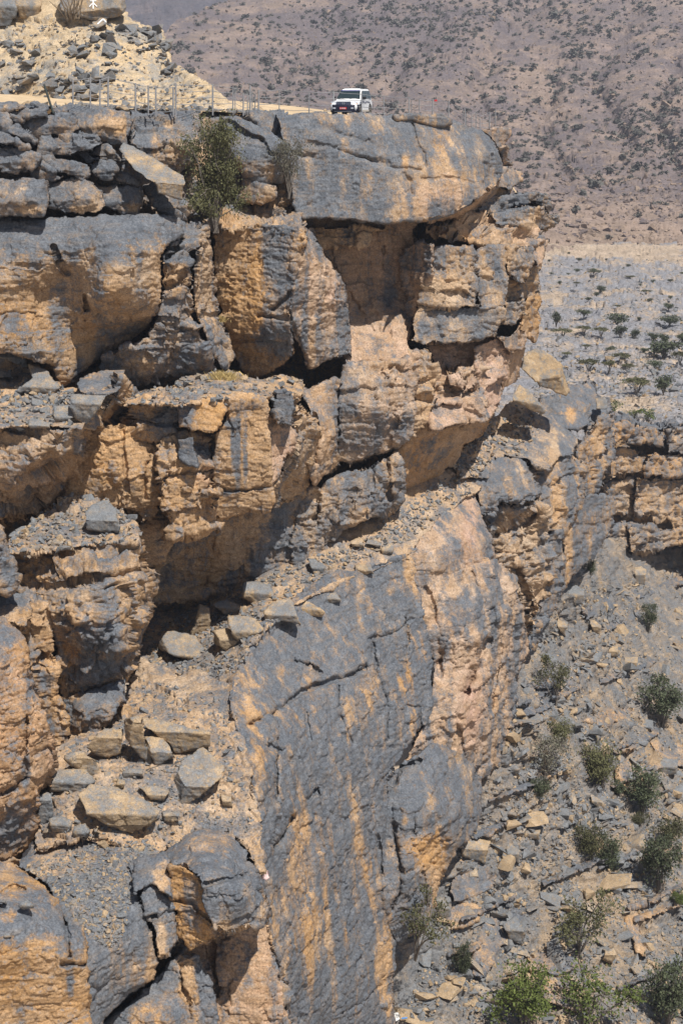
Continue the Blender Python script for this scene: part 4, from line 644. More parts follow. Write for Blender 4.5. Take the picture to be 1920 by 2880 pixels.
# ------------------------------------------------------------------ ground, valley, mountains
GRAVEL = rock_material('scree', (0.12, 0.124, 0.13), (0.20, 0.20, 0.20), (0.34, 0.265, 0.19), (0.33, 0.23, 0.135), PINK, bumpd=.08)
SANDY = rock_material('sandy_rock', (0.23, 0.22, 0.20), (0.33, 0.31, 0.28), (0.52, 0.41, 0.275), (0.55, 0.39, 0.21), PINK, bumpd=.06)
PAVE = rock_material('limestone_pavement', (0.20, 0.20, 0.215), (0.31, 0.305, 0.315), (0.47, 0.37, 0.28), (0.48, 0.36, 0.24), PINK, scale=.3, bumpd=.15)
MOUNT = rock_material('mountain_rock', (0.125, 0.105, 0.112), (0.19, 0.155, 0.15), (0.28, 0.215, 0.18), (0.36, 0.26, 0.18), (0.27, 0.20, 0.18), scale=.13, bumpd=.12, contrast=.7)
def terrain(name, outline, ctrl, **k):
    kw = dict(T=3, r=.01, edge=0, skirt=False)
    kw.update(k)
    o = block(name, outline, ctrl, **kw)
    return tag(o, kind='structure')
# scree slope below the cliff
terrain('scree_slope', [(1000, 3060), (1020, 2700), (1080, 2420), (1250, 2150), (1400, 1900), (1440, 1720), (1520, 1600), (1600, 1540), (1720, 1510), (2500, 1500), (2500, 3060)],
        [(1560, 1560, 119), (1600, 1640, 116), (1700, 1560, 138), (1840, 1590, 154), (2000, 1560, 164), (1500, 1790, 109.5), (1450, 2010, 98), (1340, 2330, 92), (1220, 2560, 87), (1107, 2800, 82), (1050, 3000, 78), (1920, 2000, 121), (1700, 1850, 116), (1920, 2400, 101), (1920, 2880, 86), (1500, 2880, 82), (1600, 2400, 96), (2100, 3000, 84), (2450, 1560, 172), (2450, 2000, 128), (2450, 2900, 90)],
        chunk=.8, amp=1.0, pat=.46, warm=.1, up=0, streak=0, mat=GRAVEL, key='scree', step=3.2, patn=.5,
        spots=[(1230, 2700, 110, 180, 'p', .3), (1700, 1700, 120, 60, 'p', .25), (1560, 1900, 90, 60, 'p', .2), (1830, 2120, 40, 40, 'p', -.4), (1830, 2130, 50, 40, 'w', .9), (1760, 2550, 22, 80, 'w', .6), (1890, 2050, 40, 40, 'w', .8), (1440, 2600, 80, 120, 'p', .2), (1700, 2500, 160, 200, 'p', -.15)])
# canyon floor and the land beyond the frame: one wide sheet
def sheet(name, xs, ys, zf, mat):
    X, Y = np.meshgrid(xs, ys); P = np.stack([X, Y, zf(X, Y)], -1).reshape(-1, 3); w = len(xs)
    i = np.arange(len(P)).reshape(X.shape)
    Q = np.stack([i[:-1, :-1], i[:-1, 1:], i[1:, 1:], i[1:, :-1]], -1).reshape(-1, 4)
    return tag(link(name, mesh_np(name, P, Q), mat), kind='structure')
gm = mottled('desert_ground', (0.30, 0.24, 0.18), (0.42, 0.33, 0.24), .05)
def zg(X, Y):
    n = perlin(np.stack([X.ravel() / 90, Y.ravel() / 90, np.zeros(X.size)], 1)).reshape(X.shape)
    return -92 + 6 * n + np.clip((np.hypot(X, Y) - 300) / 1200, 0, 3) * 20
sheet('ground', np.linspace(-3000, 3000, 90), np.linspace(-3000, 3000, 90), zg, gm)
# valley plateau
pl = [(1180, 1230), (1180, 684), (2300, 684), (2300, 1240), (1700, 1240)]
terrain('plateau', pl, [Zc(x, y, -39 + .6 * (y > 1180)) for y in (1235, 1180, 1120, 1060, 1000, 940, 880, 830, 785, 745, 715, 690) for x in (1250, 1750, 2250)],
        chunk=.9, amp=.8, pat=.68, warm=.2, up=0, streak=0, mat=PAVE, key='plateau', sc=.5, step=3, patn=.75,
        spots=[(1830, 1140, 110, 24, 'p', -.9), (1700, 1130, 30, 16, 'p', -.8), (1600, 930, 60, 8, 'p', -.6), (1640, 905, 90, 9, 'p', -.5), (1560, 830, 200, 10, 'p', -.45), (1640, 1068, 50, 6, 'p', -.9), (1720, 704, 330, 19, 'p', -1.4), (1480, 696, 160, 14, 'p', -1.2), (1540, 692, 60, 10, 'p', -1), (1860, 728, 80, 8, 'p', -.9), (1850, 880, 120, 8, 'p', -.3), (1700, 780, 200, 6, 'p', -.3), (1600, 860, 90, 5, 'p', -.5), (1800, 990, 140, 8, 'p', -.3)])
# mountainside
mc = [(1700, 716, 396), (1300, 712, 392), (2200, 740, 392), (1500, 600, 428), (1500, 480, 500), (1500, 300, 600), (1500, 100, 715), (1500, -250, 900), (600, 300, 560), (600, 60, 760), (1000, 300, 590), (1000, 0, 800), (1900, 300, 560), (1900, 0, 740), (1280, 150, 660), (1200, 60, 740), (2200, 200, 600), (1650, 200, 640), (0, 300, 560), (-200, -100, 900)]
terrain('mountainside', [(-300, 760), (-300, 120), (380, 120), (450, 100), (492, 60), (570, 32), (640, 0), (710, -70), (1000, -220), (1500, -320), (2500, -330), (2500, 760)], mc,
        chunk=.6, amp=.45, pat=.42, warm=.2, pk=.3, up=0, streak=0, mat=MOUNT, key='mountain', sc=.13, step=3.2, patn=.5,
        spots=[(1100, 60, 260, 60, 'p', .4), (900, 60, 150, 40, 'p', .35), (1750, 300, 300, 150, 'p', -.1), (1700, 645, 400, 70, 'p', -1.0), (1750, 665, 400, 50, 'w', .4), (1650, 450, 60, 30, 'p', .4), (1500, 220, 60, 60, 'p', -.4), (1700, 700, 320, 16, 'p', -1.0), (1620, 560, 300, 40, 'w', .3)],
        cracks=[([(1560, 700), (1760, 706), (1960, 722)], 6, -4), ([(1520, 0), (1400, 140), (1330, 260), (1420, 420)], 30, 14), ([(950, 60), (840, 160), (740, 280)], 26, 14), ([(1780, 40), (1660, 240), (1760, 400)], 32, 14), ([(1240, 60), (1130, 180), (1080, 300)], 24, 12), ([(1900, 180), (1840, 330), (1900, 480)], 26, 12), ([(1560, 240), (1520, 380), (1600, 520)], 22, 10)])
FARM = rock_material('far_mountain_rock', (0.085, 0.08, 0.095), (0.135, 0.12, 0.13), (0.19, 0.155, 0.15), (0.22, 0.17, 0.15), (0.2, 0.155, 0.15), scale=.07, bumpd=.12)
terrain('far_mountain', [(-400, 300), (-400, -400), (1300, -400), (1300, 300)], [(0, 200, 1050), (800, 200, 1050), (0, -300, 1500), (800, -300, 1500)], chunk=.9, amp=.5, pat=.6, warm=.1, pk=.4, up=0, mat=FARM, sc=.06, step=4)
# road and bare ground on top of the cliff
rp = [(-30, 70, -.2), (-20, 84, -.42), (-20, 100, -.2), (-20, 122, .45), (-5, 92, -.95), (-10, 88, -.75), (0, 97, -1.12), (0, 103, -1.15), (5, 106, -1.42), (9, 108, -1.95), (9, 125, -2.2), (-5, 125, -.5), (5, 128, -1.7), (-40, 125, .9), (-40, 90, 0), (-12, 108, -.5)]
rf = tps([(a * 10, b * 10, c) for a, b, c in rp])
def zr(X, Y):
    n = fbm(np.stack([X.ravel() / 1.7, Y.ravel() / 1.7, np.zeros(X.size)], 1), 4).reshape(X.shape)
    return rf(X * 10, Y * 10) + .035 * n - np.clip(Y - 127, 0, 40) * .6 - np.clip(X - 9 - .1 * (Y - 105), 0, 30) * 1.2
road = None
xs = np.arange(-46, 15, .22); ys = np.arange(84, 142, .3)
X, Y = np.meshgrid(xs, ys)
def edgeY(x): return np.interp(x, [-46, -22, -16, -10, -4, 0, 5, 9, 15], [85.5, 87, 90.5, 95, 97, 98.6, 101.6, 105.8, 109.2]) + .9 * perlin(np.stack([x.ravel() / 1.3, x.ravel() * 0, x.ravel() * 0], 1)).reshape(x.shape)
Z = zr(X, Y)
ok = Y > edgeY(X)
P = np.stack([X, Y, Z], -1).reshape(-1, 3); i = np.arange(len(P)).reshape(X.shape)
c4 = ok[:-1, :-1] & ok[1:, 1:] & ok[:-1, 1:] & ok[1:, :-1]
Q = np.stack([i[:-1, :-1], i[:-1, 1:], i[1:, 1:], i[1:, :-1]], -1)[c4]
us, inv = np.unique(Q, return_inverse=True); me = mesh_np('road', P[us], inv.reshape(-1, 4))
ROADM = mottled('yellow_earth', (0.40, 0.29, 0.17), (0.60, 0.46, 0.29), .9)
tag(link('road', me, ROADM), kind='structure')
# bank beyond the road
terrain('bank', [(-260, -200), (250, -200), (330, 0), (345, 36), (360, 48), (443, 77), (471, 119), (484, 178), (520, 200), (545, 214), (572, 228), (595, 245), (630, 276), (665, 306), (640, 330), (430, 330), (150, 300), (-260, 290)],
        [(-200, 280, 116), (100, 280, 112), (300, 295, 107), (600, 305, 103.5), (660, 305, 104), (100, 215, 113.5), (330, 215, 110), (560, 235, 107.5), (100, 150, 118), (330, 130, 117), (460, 160, 117), (300, 60, 121), (100, 60, 123), (430, 80, 122), (100, -100, 130), (-200, 60, 126)],
        T=5, r=.5, chunk=.6, amp=.65, pat=.10, warm=.12, up=0, edge=1, skirt=True, mat=SANDY, key='bank', step=3,
        spots=[(330, 150, 120, 24, 'w', .6), (200, 60, 160, 20, 'w', .5), (60, 265, 200, 14, 'w', .6), (120, 190, 160, 22, 'p', .3), (430, 225, 110, 30, 'p', .22), (40, 230, 120, 22, 'p', .4), (560, 270, 80, 30, 'w', .4), (330, 100, 120, 20, 'p', .3)])

# air between here and the mountains
bm = bmesh.new(); bmesh.ops.create_cube(bm, size=1.0); me = bpy.data.meshes.new('haze'); bm.to_mesh(me); bm.free()
hm = bpy.data.materials.new('thin_haze'); hm.use_nodes = True; hn = hm.node_tree; hn.nodes.remove(hn.nodes['Principled BSDF'])
vol = hn.nodes.new('ShaderNodeVolumePrincipled'); vol.inputs['Density'].default_value = 0.00032; vol.inputs['Color'].default_value = (.80, .86, 1.0, 1); vol.inputs['Anisotropy'].default_value = .2
hn.links.new(vol.outputs[0], hn.nodes['Material Output'].inputs['Volume'])
hz = tag(link('haze', me, hm), kind='stuff', label='thin bluish air in front of the mountains'); hz.scale = (6100, 6100, 520); hz.location = (0, 0, 520 / 2 - 110)
# ------------------------------------------------------------------ beds cropping out of the scree
def surfD(key, x, y):
    V, px, py, nr = SURF[key]
    k = ((px - x) ** 2 + (py - y) ** 2).argmin(); return V[k, 1]
for q, p in (([(1632, 1712), (1690, 1684), (1760, 1664), (1850, 1640), (1864, 1660), (1780, 1690), (1710, 1716), (1650, 1742)], .85), ([(1672, 1762), (1740, 1738), (1830, 1700), (1850, 1690), (1856, 1716), (1790, 1745), (1700, 1778)], .75), ([(1850, 1640), (1930, 1610), (1990, 1600), (1990, 1625), (1880, 1655)], .6),
             ([(1254, 2569), (1300, 2530), (1364, 2503), (1360, 2575), (1317, 2599), (1266, 2618)], .25), ([(1300, 2400), (1376, 2440), (1400, 2490), (1364, 2510), (1280, 2540), (1262, 2490)], .45), ([(1358, 2600), (1420, 2540), (1470, 2510), (1480, 2580), (1440, 2650), (1400, 2660), (1385, 2720), (1350, 2760), (1320, 2740)], .6),
             ([(1480, 2690), (1560, 2650), (1620, 2690), (1626, 2720), (1560, 2745), (1490, 2730)], .55), ([(1740, 2500), (1766, 2520), (1800, 2600), (1814, 2690), (1790, 2680), (1756, 2590)], .2), ([(1540, 2650), (1600, 2760), (1640, 2790), (1625, 2850), (1540, 2820), (1500, 2750)], .2),
             ([(1820, 2080), (1890, 2060), (1960, 2110), (1960, 2160), (1870, 2150)], .3), ([(1730, 2150), (1800, 2120), (1840, 2170), (1800, 2240), (1740, 2220)], .15), ([(1440, 1990), (1520, 1950), (1580, 1960), (1560, 1990), (1470, 2020)], .8), ([(1470, 1930), (1540, 1890), (1640, 1890), (1630, 1920), (1540, 1940)], .7), ([(1640, 2030), (1720, 1990), (1790, 1980), (1780, 2010), (1700, 2045)], .4)):
    ys_ = [b for a, b in q]; y0_, y1_ = min(ys_), max(ys_)
    ct = [(x, y, surfD('scree', min(x, 1950), min(y, 2880)) + .25 - 1.0 * (y - y0_) / (y1_ - y0_)) for x, y in q]
    C('rock_bed', q, ct, T=2.5, r=.18, chunk=.6, amp=.6, pat=p, warm=.5, up=.1)

rb = random.Random(8)
for k in range(22):
    cx, cy = rb.uniform(1300, 1900), rb.uniform(1780, 2840)
    if cx < 1480 - (cy - 1900) * .36: continue
    L, h = rb.uniform(35, 95), rb.uniform(14, 30); q = []
    for t in (-1, -.5, 0, .5, 1): q.append((cx + t * L, cy - t * L * .42 - h * rb.uniform(.3, .6) * (1 - .5 * abs(t))))
    for t in (1, .5, 0, -.5, -1): q.append((cx + t * L + 6, cy - t * L * .42 + h * rb.uniform(.4, .9) * (1 - .5 * abs(t))))
    ct = [(x, y, surfD('scree', min(x, 1950), min(y, 2880)) + (.3 if n < 5 else -.9)) for n, (x, y) in enumerate(q)]
    C('rock_bed', q, ct, T=2.5, r=.08, chunk=.6, amp=.6, pat=rb.uniform(.3, .8), warm=.5, up=.1, edge=1.3)

# ------------------------------------------------------------------ loose rocks
LOOSE = rock_material('loose_rock', (0.135, 0.145, 0.155), (0.225, 0.23, 0.232), (0.40, 0.32, 0.23), (0.42, 0.28, 0.14), PINK, scale=1.6, bumpd=.05)
def hull_mesh(name, seed, flat=0.5, pat=.8, warm=.3, n=13, sub=False):
    r = random.Random(seed); bm = bmesh.new()
    for _ in range(n):
        v = Vector((r.uniform(-1, 1), r.uniform(-1, 1), r.uniform(-1, 1)))
        v = v / max(abs(v.x), abs(v.y), abs(v.z)) * r.uniform(.75, 1)
        bm.verts.new((v.x * .55, v.y * .42, v.z * flat * .5))
    bmesh.ops.convex_hull(bm, input=bm.verts)
    loose = [v for v in bm.verts if not v.link_faces]; bmesh.ops.delete(bm, geom=loose, context='VERTS')
    me = bpy.data.meshes.new(name); bm.to_mesh(me); bm.free()
    a = me.attributes.new('rock', 'FLOAT_COLOR', 'POINT')
    a.data.foreach_set('color', np.tile(np.array([pat, warm, 0, 1], np.float32), (len(me.vertices), 1)).ravel())
    me.materials.append(LOOSE); return me
ROCKS = [hull_mesh('loose_rock', 100 + k, flat=(.35, .5, .7)[k % 3], pat=(.95, .85, .9, .7, .4, .12)[k % 6], warm=(.2, .5)[k % 2], n=10 + k % 5) for k in range(18)]
def joined_rocks(name, pts, sizes, seed, label, meshes=None, spin=None, parent=None, mat=LOOSE):
    """many small fragments in one mesh"""
    r = np.random.RandomState(seed); src = meshes or ROCKS; data = []
    for me in src:
        v = np.empty(len(me.vertices) * 3, np.float32); me.vertices.foreach_get('co', v); v = v.reshape(-1, 3)
        t = np.array([list(p.vertices)[:3] for p in me.polygons if len(p.vertices) == 3], np.int64)
        c = np.empty(len(me.vertices) * 4, np.float32); me.attributes['rock'].data.foreach_get('color', c)
        data.append((v, t, c.reshape(-1, 4)))
    Vs, Ts, Cs, o = [], [], [], 0
    pick = r.randint(0, len(data), len(pts))
    for p, s, k in zip(pts, sizes, pick):
        v, t, c = data[k]
        q = r.normal(size=4) * np.array([1, .35, .35, 1]); q /= np.linalg.norm(q); w, x, y, z = q
        R = np.array([[1 - 2 * (y * y + z * z), 2 * (x * y - z * w), 2 * (x * z + y * w)], [2 * (x * y + z * w), 1 - 2 * (x * x + z * z), 2 * (y * z - x * w)], [2 * (x * z - y * w), 2 * (y * z + x * w), 1 - 2 * (x * x + y * y)]])
        Vs.append((v * s) @ R.T + p); Ts.append(t + o); Cs.append(c); o += len(v)
    V = np.concatenate(Vs); T = np.concatenate(Ts)
    me = mesh_np(name, V, np.zeros((0, 4), np.int32), T, smooth=False)
    a = me.attributes.new('rock', 'FLOAT_COLOR', 'POINT'); a.data.foreach_set('color', np.concatenate(Cs).astype(np.float32).ravel())
    return tag(link(name, me, mat, parent), label, kind='stuff')
def pick_in(key, poly, n, seed, dens=None, up=None):
    V, px, py, nr = SURF[key]; r = np.random.RandomState(seed)
    m = inside(np.array(poly, float), px, py) if poly is not None else np.ones(len(px), bool)
    if up is not None: m &= nr[:, 2] > up
    k = np.where(m)[0]
    if dens is not None:
        w = dens(px[k], py[k]); w = w / w.sum(); s = r.choice(k, n, p=w)
    else: s = r.choice(k, n)
    return V[s], px[s], py[s]

def boulder(name, q, facets, label, key=None, D=None, cat='boulder', pat=.75, warm=.4, T=None, amp=.35, chunk=.3, group=None, off=.15, spots=(), **k):
    cx = sum(a for a, b in q) / len(q); cy = sum(b for a, b in q) / len(q); yb = max(b for a, b in q)
    if D is None: D = surfD(key, cx, yb - 2) - off
    fs = [(n, x, y, D + d) for (n, x, y, d) in facets]
    w = (max(a for a, b in q) - min(a for a, b in q)) * D / F
    o = block(name, q, [(cx, cy, D)], patn=.5, facets=fs, T=T or max(.5, w * .75), r=k.pop('r', .12), amp=amp, chunk=chunk, pat=pat * .62, warm=warm, edge=k.pop('edge', .7), local=True, up=k.pop('up', .15), shrink=.35, spots=spots, step=2.6, mat=LOOSE, **k)
    return tag(o, label, cat, group)
TOP, FRONT, LEFT, RIGHT = (.1, -.42, .9), (.05, -.97, -.2), (-.85, -.5, .1), (.75, -.6, .1)
def tfl(q, yr=.5, lab='', kind=0, **k):
    """slab with a sunlit top and a front below a ridge at share yr of its height"""
    xs = [a for a, b in q]; ys = [b for a, b in q]; cx = sum(xs) / len(xs); y0, y1 = min(ys), max(ys); yr_ = y0 + yr * (y1 - y0)
    f = [(TOP, cx, yr_, 0), (FRONT, cx, yr_, 0)]
    if kind == 1: f.append((LEFT, min(xs) + .25 * (max(xs) - min(xs)), yr_, 0))
    if kind == 2: f.append((RIGHT, max(xs) - .25 * (max(xs) - min(xs)), yr_, 0))
    return boulder(k.pop('name', 'boulder'), q, f, lab, **k)
# the tilted slab among the beds on the left rim
boulder('rock_slab', [(347, 401), (378, 412), (416, 436), (470, 465), (514, 491), (522, 513), (512, 562), (470, 553), (443, 543), (438, 523), (375, 474), (351, 442), (335, 419)], [((.12, -.5, .86), 480, 514, 0), ((.05, -.98, -.18), 480, 516, 0)],
        'large flat grey slab tilted down to the right beside the big bush on the rim', D=81.6, pat=.9, cat='rock slab', T=3, chunk=.12, amp=.4)
tfl([(241, 1443), (261, 1416), (306, 1404), (327, 1431), (340, 1484), (335, 1500), (290, 1497), (250, 1490), (238, 1470)], .62, 'dark grey boulder with a black underside on top of the left rock pillar', key='ledge_pillar', kind=0, pat=1, off=.5)
for q, lab, yr in (([(200, 1114), (250, 1109), (302, 1110), (284, 1145), (247, 1194), (220, 1184), (196, 1143)], 'flat topped grey slab at the outer edge of the left ledge', .3), ([(151, 1143), (188, 1141), (222, 1161), (194, 1184), (151, 1188)], 'cracked pale grey stone in front of the flat topped slab on the left ledge', .7),
                   ([(78, 1180), (110, 1171), (141, 1190), (141, 1208), (86, 1206)], 'small rounded grey stone at the lip of the left ledge', .7), ([(82, 1024), (122, 1037), (171, 1090), (150, 1106), (73, 1110), (43, 1100), (90, 1063)], 'broad sloping grey slab leaning on the left ledge', .75),
                   ([(-10, 973), (45, 967), (84, 1027), (78, 1037), (41, 1020), (-10, 1004)], 'uppermost grey rock at the left picture edge below the big rounded block', .55), ([(-10, 1040), (33, 1039), (39, 1063), (-10, 1069)], 'small grey rock at the left edge beneath the uppermost one', .6)):
    tfl(q, yr, lab, key='ledge_left', pat=.95, off=.3)
for q, lab, yr, kd, p in (([(469, 1774), (500, 1778), (549, 1790), (573, 1827), (578, 1866), (498, 1849), (443, 1823), (449, 1802)], 'big angular brown boulder in the shade on the long ledge', .75, 1, .25), ([(563, 1700), (588, 1711), (592, 1768), (535, 1788), (551, 1745)], 'tall pointed boulder standing in the shade behind the big brown one', .3, 1, .3),
                          ([(641, 1733), (700, 1733), (718, 1741), (740, 1772), (667, 1805), (647, 1775)], 'flat buff slab half in sunshine beyond the big brown boulder', .6, 0, .2), ([(598, 1775), (640, 1770), (655, 1780), (672, 1805), (637, 1833), (604, 1812)], 'rounded buff boulder lit by the sun beside the big brown one', .5, 1, .12),
                          ([(741, 1722), (778, 1684), (814, 1682), (830, 1715), (847, 1759), (796, 1748), (745, 1741)], 'wedge shaped pale boulder at the sunny rim of the long ledge', .62, 0, .45), ([(684, 1643), (730, 1640), (761, 1653), (773, 1684), (722, 1698), (684, 1680)], 'dark boulder in the deepest shade against the back wall of the long ledge', .5, 0, .7),
                          ([(600, 1700), (640, 1690), (680, 1705), (676, 1725), (630, 1732)], 'grey block wedged in the shade between pointed and dark boulders', .5, 0, .5), ([(845, 1680), (880, 1695), (914, 1720), (906, 1735), (850, 1735)], 'thin pale slab lying right of the wedge shaped boulder', .6, 0, .5), ([(865, 1570), (890, 1572), (914, 1592), (908, 1616), (880, 1614)], 'grey upright flake leaning below the grey column on the long ledge', .6, 0, .7),
                          ([(984, 1520), (1005, 1508), (1023, 1513), (1025, 1543), (986, 1545)], 'rounded buff stone on the long ledge left of two grey flakes', .6, 0, .3), ([(1029, 1511), (1050, 1515), (1073, 1529), (1068, 1545), (1029, 1531)], 'flat grey flake between two rounded stones at the back of the long ledge', .6, 0, .8), ([(1071, 1538), (1090, 1528), (1102, 1531), (1102, 1561), (1073, 1559)], 'round brownish stone right of the grey flake on the long ledge', .6, 0, .4),
                          ([(437, 1915), (452, 1925), (475, 1960), (471, 1980), (433, 1951)], 'small brown boulder alone in the sun just below the shaded ledge', .55, 2, .2), ([(352, 1925), (372, 1916), (382, 1935), (374, 1948), (354, 1944)], 'little pale stone at the foot of the left pillar', .6, 0, .3),
                          ([(905, 1660), (940, 1668), (960, 1690), (930, 1700), (910, 1690)], 'pale flake on the ledge rim above the grey cliff face', .6, 0, .4), ([(1000, 1590), (1040, 1592), (1050, 1612), (1010, 1612)], 'tiny grey block perched over the grey cliff face', .6, 0, .5)):
    tfl(q, yr, lab, key='ledge_long', kind=kd, pat=p, off=.25)
for q, lab, yr, kd, p in (([(351, 2027), (380, 2012), (398, 2020), (406, 2071), (434, 2152), (400, 2140), (355, 2082)], 'narrow slab with a black left side standing on the debris ledge', .15, 1, .6), ([(396, 2016), (461, 2025), (530, 2047), (594, 2056), (588, 2100), (563, 2112), (490, 2125), (471, 2089), (440, 2070), (402, 2040)], 'long flat topped slab with streaked dark front on the debris ledge', .4, 0, .55),
                          ([(402, 2071), (459, 2069), (480, 2100), (492, 2132), (438, 2155), (414, 2113)], 'squat pale block tilted against the long flat topped slab', .55, 1, .4), ([(484, 2199), (514, 2130), (569, 2102), (600, 2125), (633, 2159), (627, 2189), (539, 2262), (508, 2269), (476, 2242)], 'large pale cube shaped boulder tilted on the outer debris ledge', .66, 1, .45),
                          ([(218, 2230), (251, 2203), (318, 2212), (390, 2245), (449, 2276), (437, 2305), (373, 2348), (300, 2330), (243, 2293)], 'largest lens shaped boulder with brown layered front on the debris ledge', .6, 0, .5), ([(145, 2174), (190, 2165), (239, 2166), (265, 2199), (220, 2226), (141, 2226)], 'flat grey slab left of the largest lens shaped boulder', .6, 0, .75),
                          ([(182, 2132), (227, 2111), (271, 2138), (284, 2181), (251, 2186)], 'dark leaning slab under the left pillar behind the flat grey slab', .3, 0, .8), ([(243, 2101), (294, 2044), (345, 2052), (339, 2120), (306, 2134), (269, 2122)], 'pale upright block between the left pillar and the narrow slab', .35, 0, .25),
                          ([(108, 2238), (130, 2228), (152, 2232), (143, 2316), (108, 2324)], 'tall grey stone against the orange pillar', .25, 0, .8), ([(392, 2213), (440, 2208), (480, 2224), (459, 2256), (423, 2250)], 'buff sloping stone between the lens shaped and cube shaped boulders', .6, 0, .3),
                          ([(453, 2281), (508, 2283), (504, 2311), (459, 2311)], 'small grey stone at the right tip of the lens shaped boulder', .5, 0, .6), ([(623, 2238), (655, 2240), (657, 2269), (625, 2269)], 'small stone at the outer brink right of the cube shaped boulder', .5, 0, .5), ([(139, 2305), (170, 2300), (204, 2309), (196, 2342), (147, 2342)], 'grey stone at the foot of the tall grey stone', .5, 0, .7),
                          ([(343, 2171), (370, 2162), (400, 2162), (406, 2187), (343, 2186)], 'low grey stone in front of the squat pale block', .5, 0, .6), ([(208, 2322), (240, 2315), (257, 2335), (250, 2364), (205, 2352)], 'grey stone left below the lens shaped boulder', .5, 0, .6), ([(262, 2330), (276, 2323), (282, 2345), (262, 2356)], 'little pale stone touching the foot of the lens shaped boulder', .5, 0, .4), ([(330, 2190), (350, 2195), (346, 2220), (322, 2215)], 'small buff stone just above the lens shaped boulder', .5, 0, .3)):
    tfl(q, yr, lab, key='ledge_debris', kind=kd, pat=p, off=.3)
for q, lab, D in (([(53, 2547), (80, 2529), (96, 2550), (94, 2556), (66, 2558)], 'dark green grey stone on the orange block at the lower left', 52.8), ([(-12, 2533), (12, 2531), (20, 2541), (-12, 2545)], 'dark flat stone cut by the left edge on the orange block', 53), ([(6, 2630), (30, 2625), (34, 2638), (14, 2646)], 'bluish pointed stone on the grey part of the orange block', 51.7)):
    tfl(q, .6, lab, D=D, pat=1)
boulder('boulder', [(1463, 1033), (1482, 984), (1505, 978), (1530, 984), (1582, 1027), (1598, 1100), (1590, 1115), (1514, 1086), (1478, 1045)], [((-.1, -.75, .65), 1520, 1060, 0), ((.2, -.95, -.25), 1540, 1078, 0), ((.8, -.55, .2), 1570, 1050, 0)], 'huge brown boulder perched on the buttress beyond the cliff point', D=111, pat=.35, warm=.5, T=3, chunk=.4)
boulder('boulder', [(1441, 1111), (1461, 1080), (1490, 1098), (1533, 1153), (1527, 1164), (1482, 1147), (1441, 1127)], [((.2, -.7, .68), 1490, 1130, 0), ((0, -.95, -.3), 1490, 1142, 0)], 'smaller brown boulder sliding below the huge one on the buttress', D=108.5, pat=.35, warm=.4, T=2.4)
boulder('boulder', [(1675, 1118), (1700, 1112), (1708, 1130), (1706, 1150), (1676, 1150)], [((.1, -.9, .4), 1690, 1130, 0)], 'dark square block at the top edge of the buttress', D=123, pat=.8, T=1.5)
for q, lab, p in (([(1411, 2599), (1450, 2577), (1479, 2628), (1473, 2660), (1431, 2642)], 'large grey boulder with an ochre underside low on the scree', .75), ([(1656, 2224), (1680, 2240), (1706, 2273), (1695, 2287), (1662, 2262)], 'reddish buff boulder among the bushes on the scree', .25), ([(1295, 2360), (1330, 2352), (1378, 2371), (1366, 2428), (1301, 2409)], 'square buff and grey block beside the foot of the cliff', .5),
                  ([(1423, 2371), (1464, 2395), (1461, 2434), (1426, 2409)], 'grey slab tipped on end below the cliff foot', .8), ([(1475, 2328), (1519, 2334), (1516, 2363), (1478, 2354)], 'ochre fronted block upslope of the tipped grey slab', .45), ([(1567, 1736), (1596, 1750), (1589, 1791), (1564, 1771)], 'pinkish upright block below the shaded hollow', .2), ([(1571, 1650), (1610, 1642), (1646, 1657), (1639, 1702), (1580, 1688)], 'dark boulder in the hollow under the buttress', .85),
                  ([(1657, 1743), (1672, 1738), (1689, 1757), (1682, 1788), (1662, 1770)], 'pinkish pointed stone below the grey bed on the scree', .2), ([(1785, 1595), (1800, 1588), (1818, 1600), (1811, 1645), (1782, 1638)], 'tall grey boulder below the far wall', .6), ([(1840, 2146), (1870, 2132), (1905, 2138), (1905, 2177), (1866, 2183)], 'dark blue grey boulder at the right edge of the scree', .95), ([(1725, 2660), (1700, 2680), (1690, 2700), (1722, 2715), (1735, 2690)], 'orange brown cube shaped stone on the lower scree', .1),
                  ([(1705, 1820), (1740, 1815), (1735, 1850), (1708, 1845)], 'grey cube shaped stone in the middle of the upper scree', .8), ([(1752, 1850), (1795, 1845), (1790, 1880), (1755, 1872)], 'ochre cube shaped stone right of the grey one on the upper scree', .15), ([(1225, 2530), (1250, 2520), (1268, 2560), (1262, 2590), (1228, 2570)], 'dark stone wedged in the shade at the cliff foot', .9), ([(1478, 2715), (1500, 2705), (1512, 2740), (1496, 2752)], 'ochre block at the left end of the low grey outcrop', .15)):
    tfl(q, .5, lab, key='scree', pat=p, off=.4)
# small outcrop stones on the ledges (one by one for the bigger, one mass for chips)
joined_rocks('rock_chips', *(lambda V: (V + [0, 0, .03], np.random.RandomState(1).uniform(.12, .42, len(V)) ** 1.0))(np.concatenate([pick_in('ledge_long', [(400, 1780), (620, 1670), (830, 1590), (1000, 1520), (1130, 1420), (1300, 1320), (1330, 1380), (1150, 1520), (980, 1590), (820, 1700), (660, 1900), (420, 1900)], 1500, 3)[0]])), 3, 'rock chips and gravel strewn along the long ledge')
V1 = np.concatenate([pick_in('ledge_debris', [(110, 2250), (180, 2100), (380, 1900), (640, 1960), (690, 2150), (720, 2350), (640, 2330), (460, 2390), (240, 2350), (110, 2360)], 1500, 4)[0], pick_in('bulge', [(60, 2440), (240, 2360), (440, 2370), (380, 2500), (330, 2680), (250, 2640), (150, 2500)], 1500, 5)[0]])
joined_rocks('rock_chips', V1 + [0, 0, .01], np.random.RandomState(2).gamma(2.0, .055, len(V1)) + .06, 4, 'grey rock chips covering the debris ledge and the bulge below it')
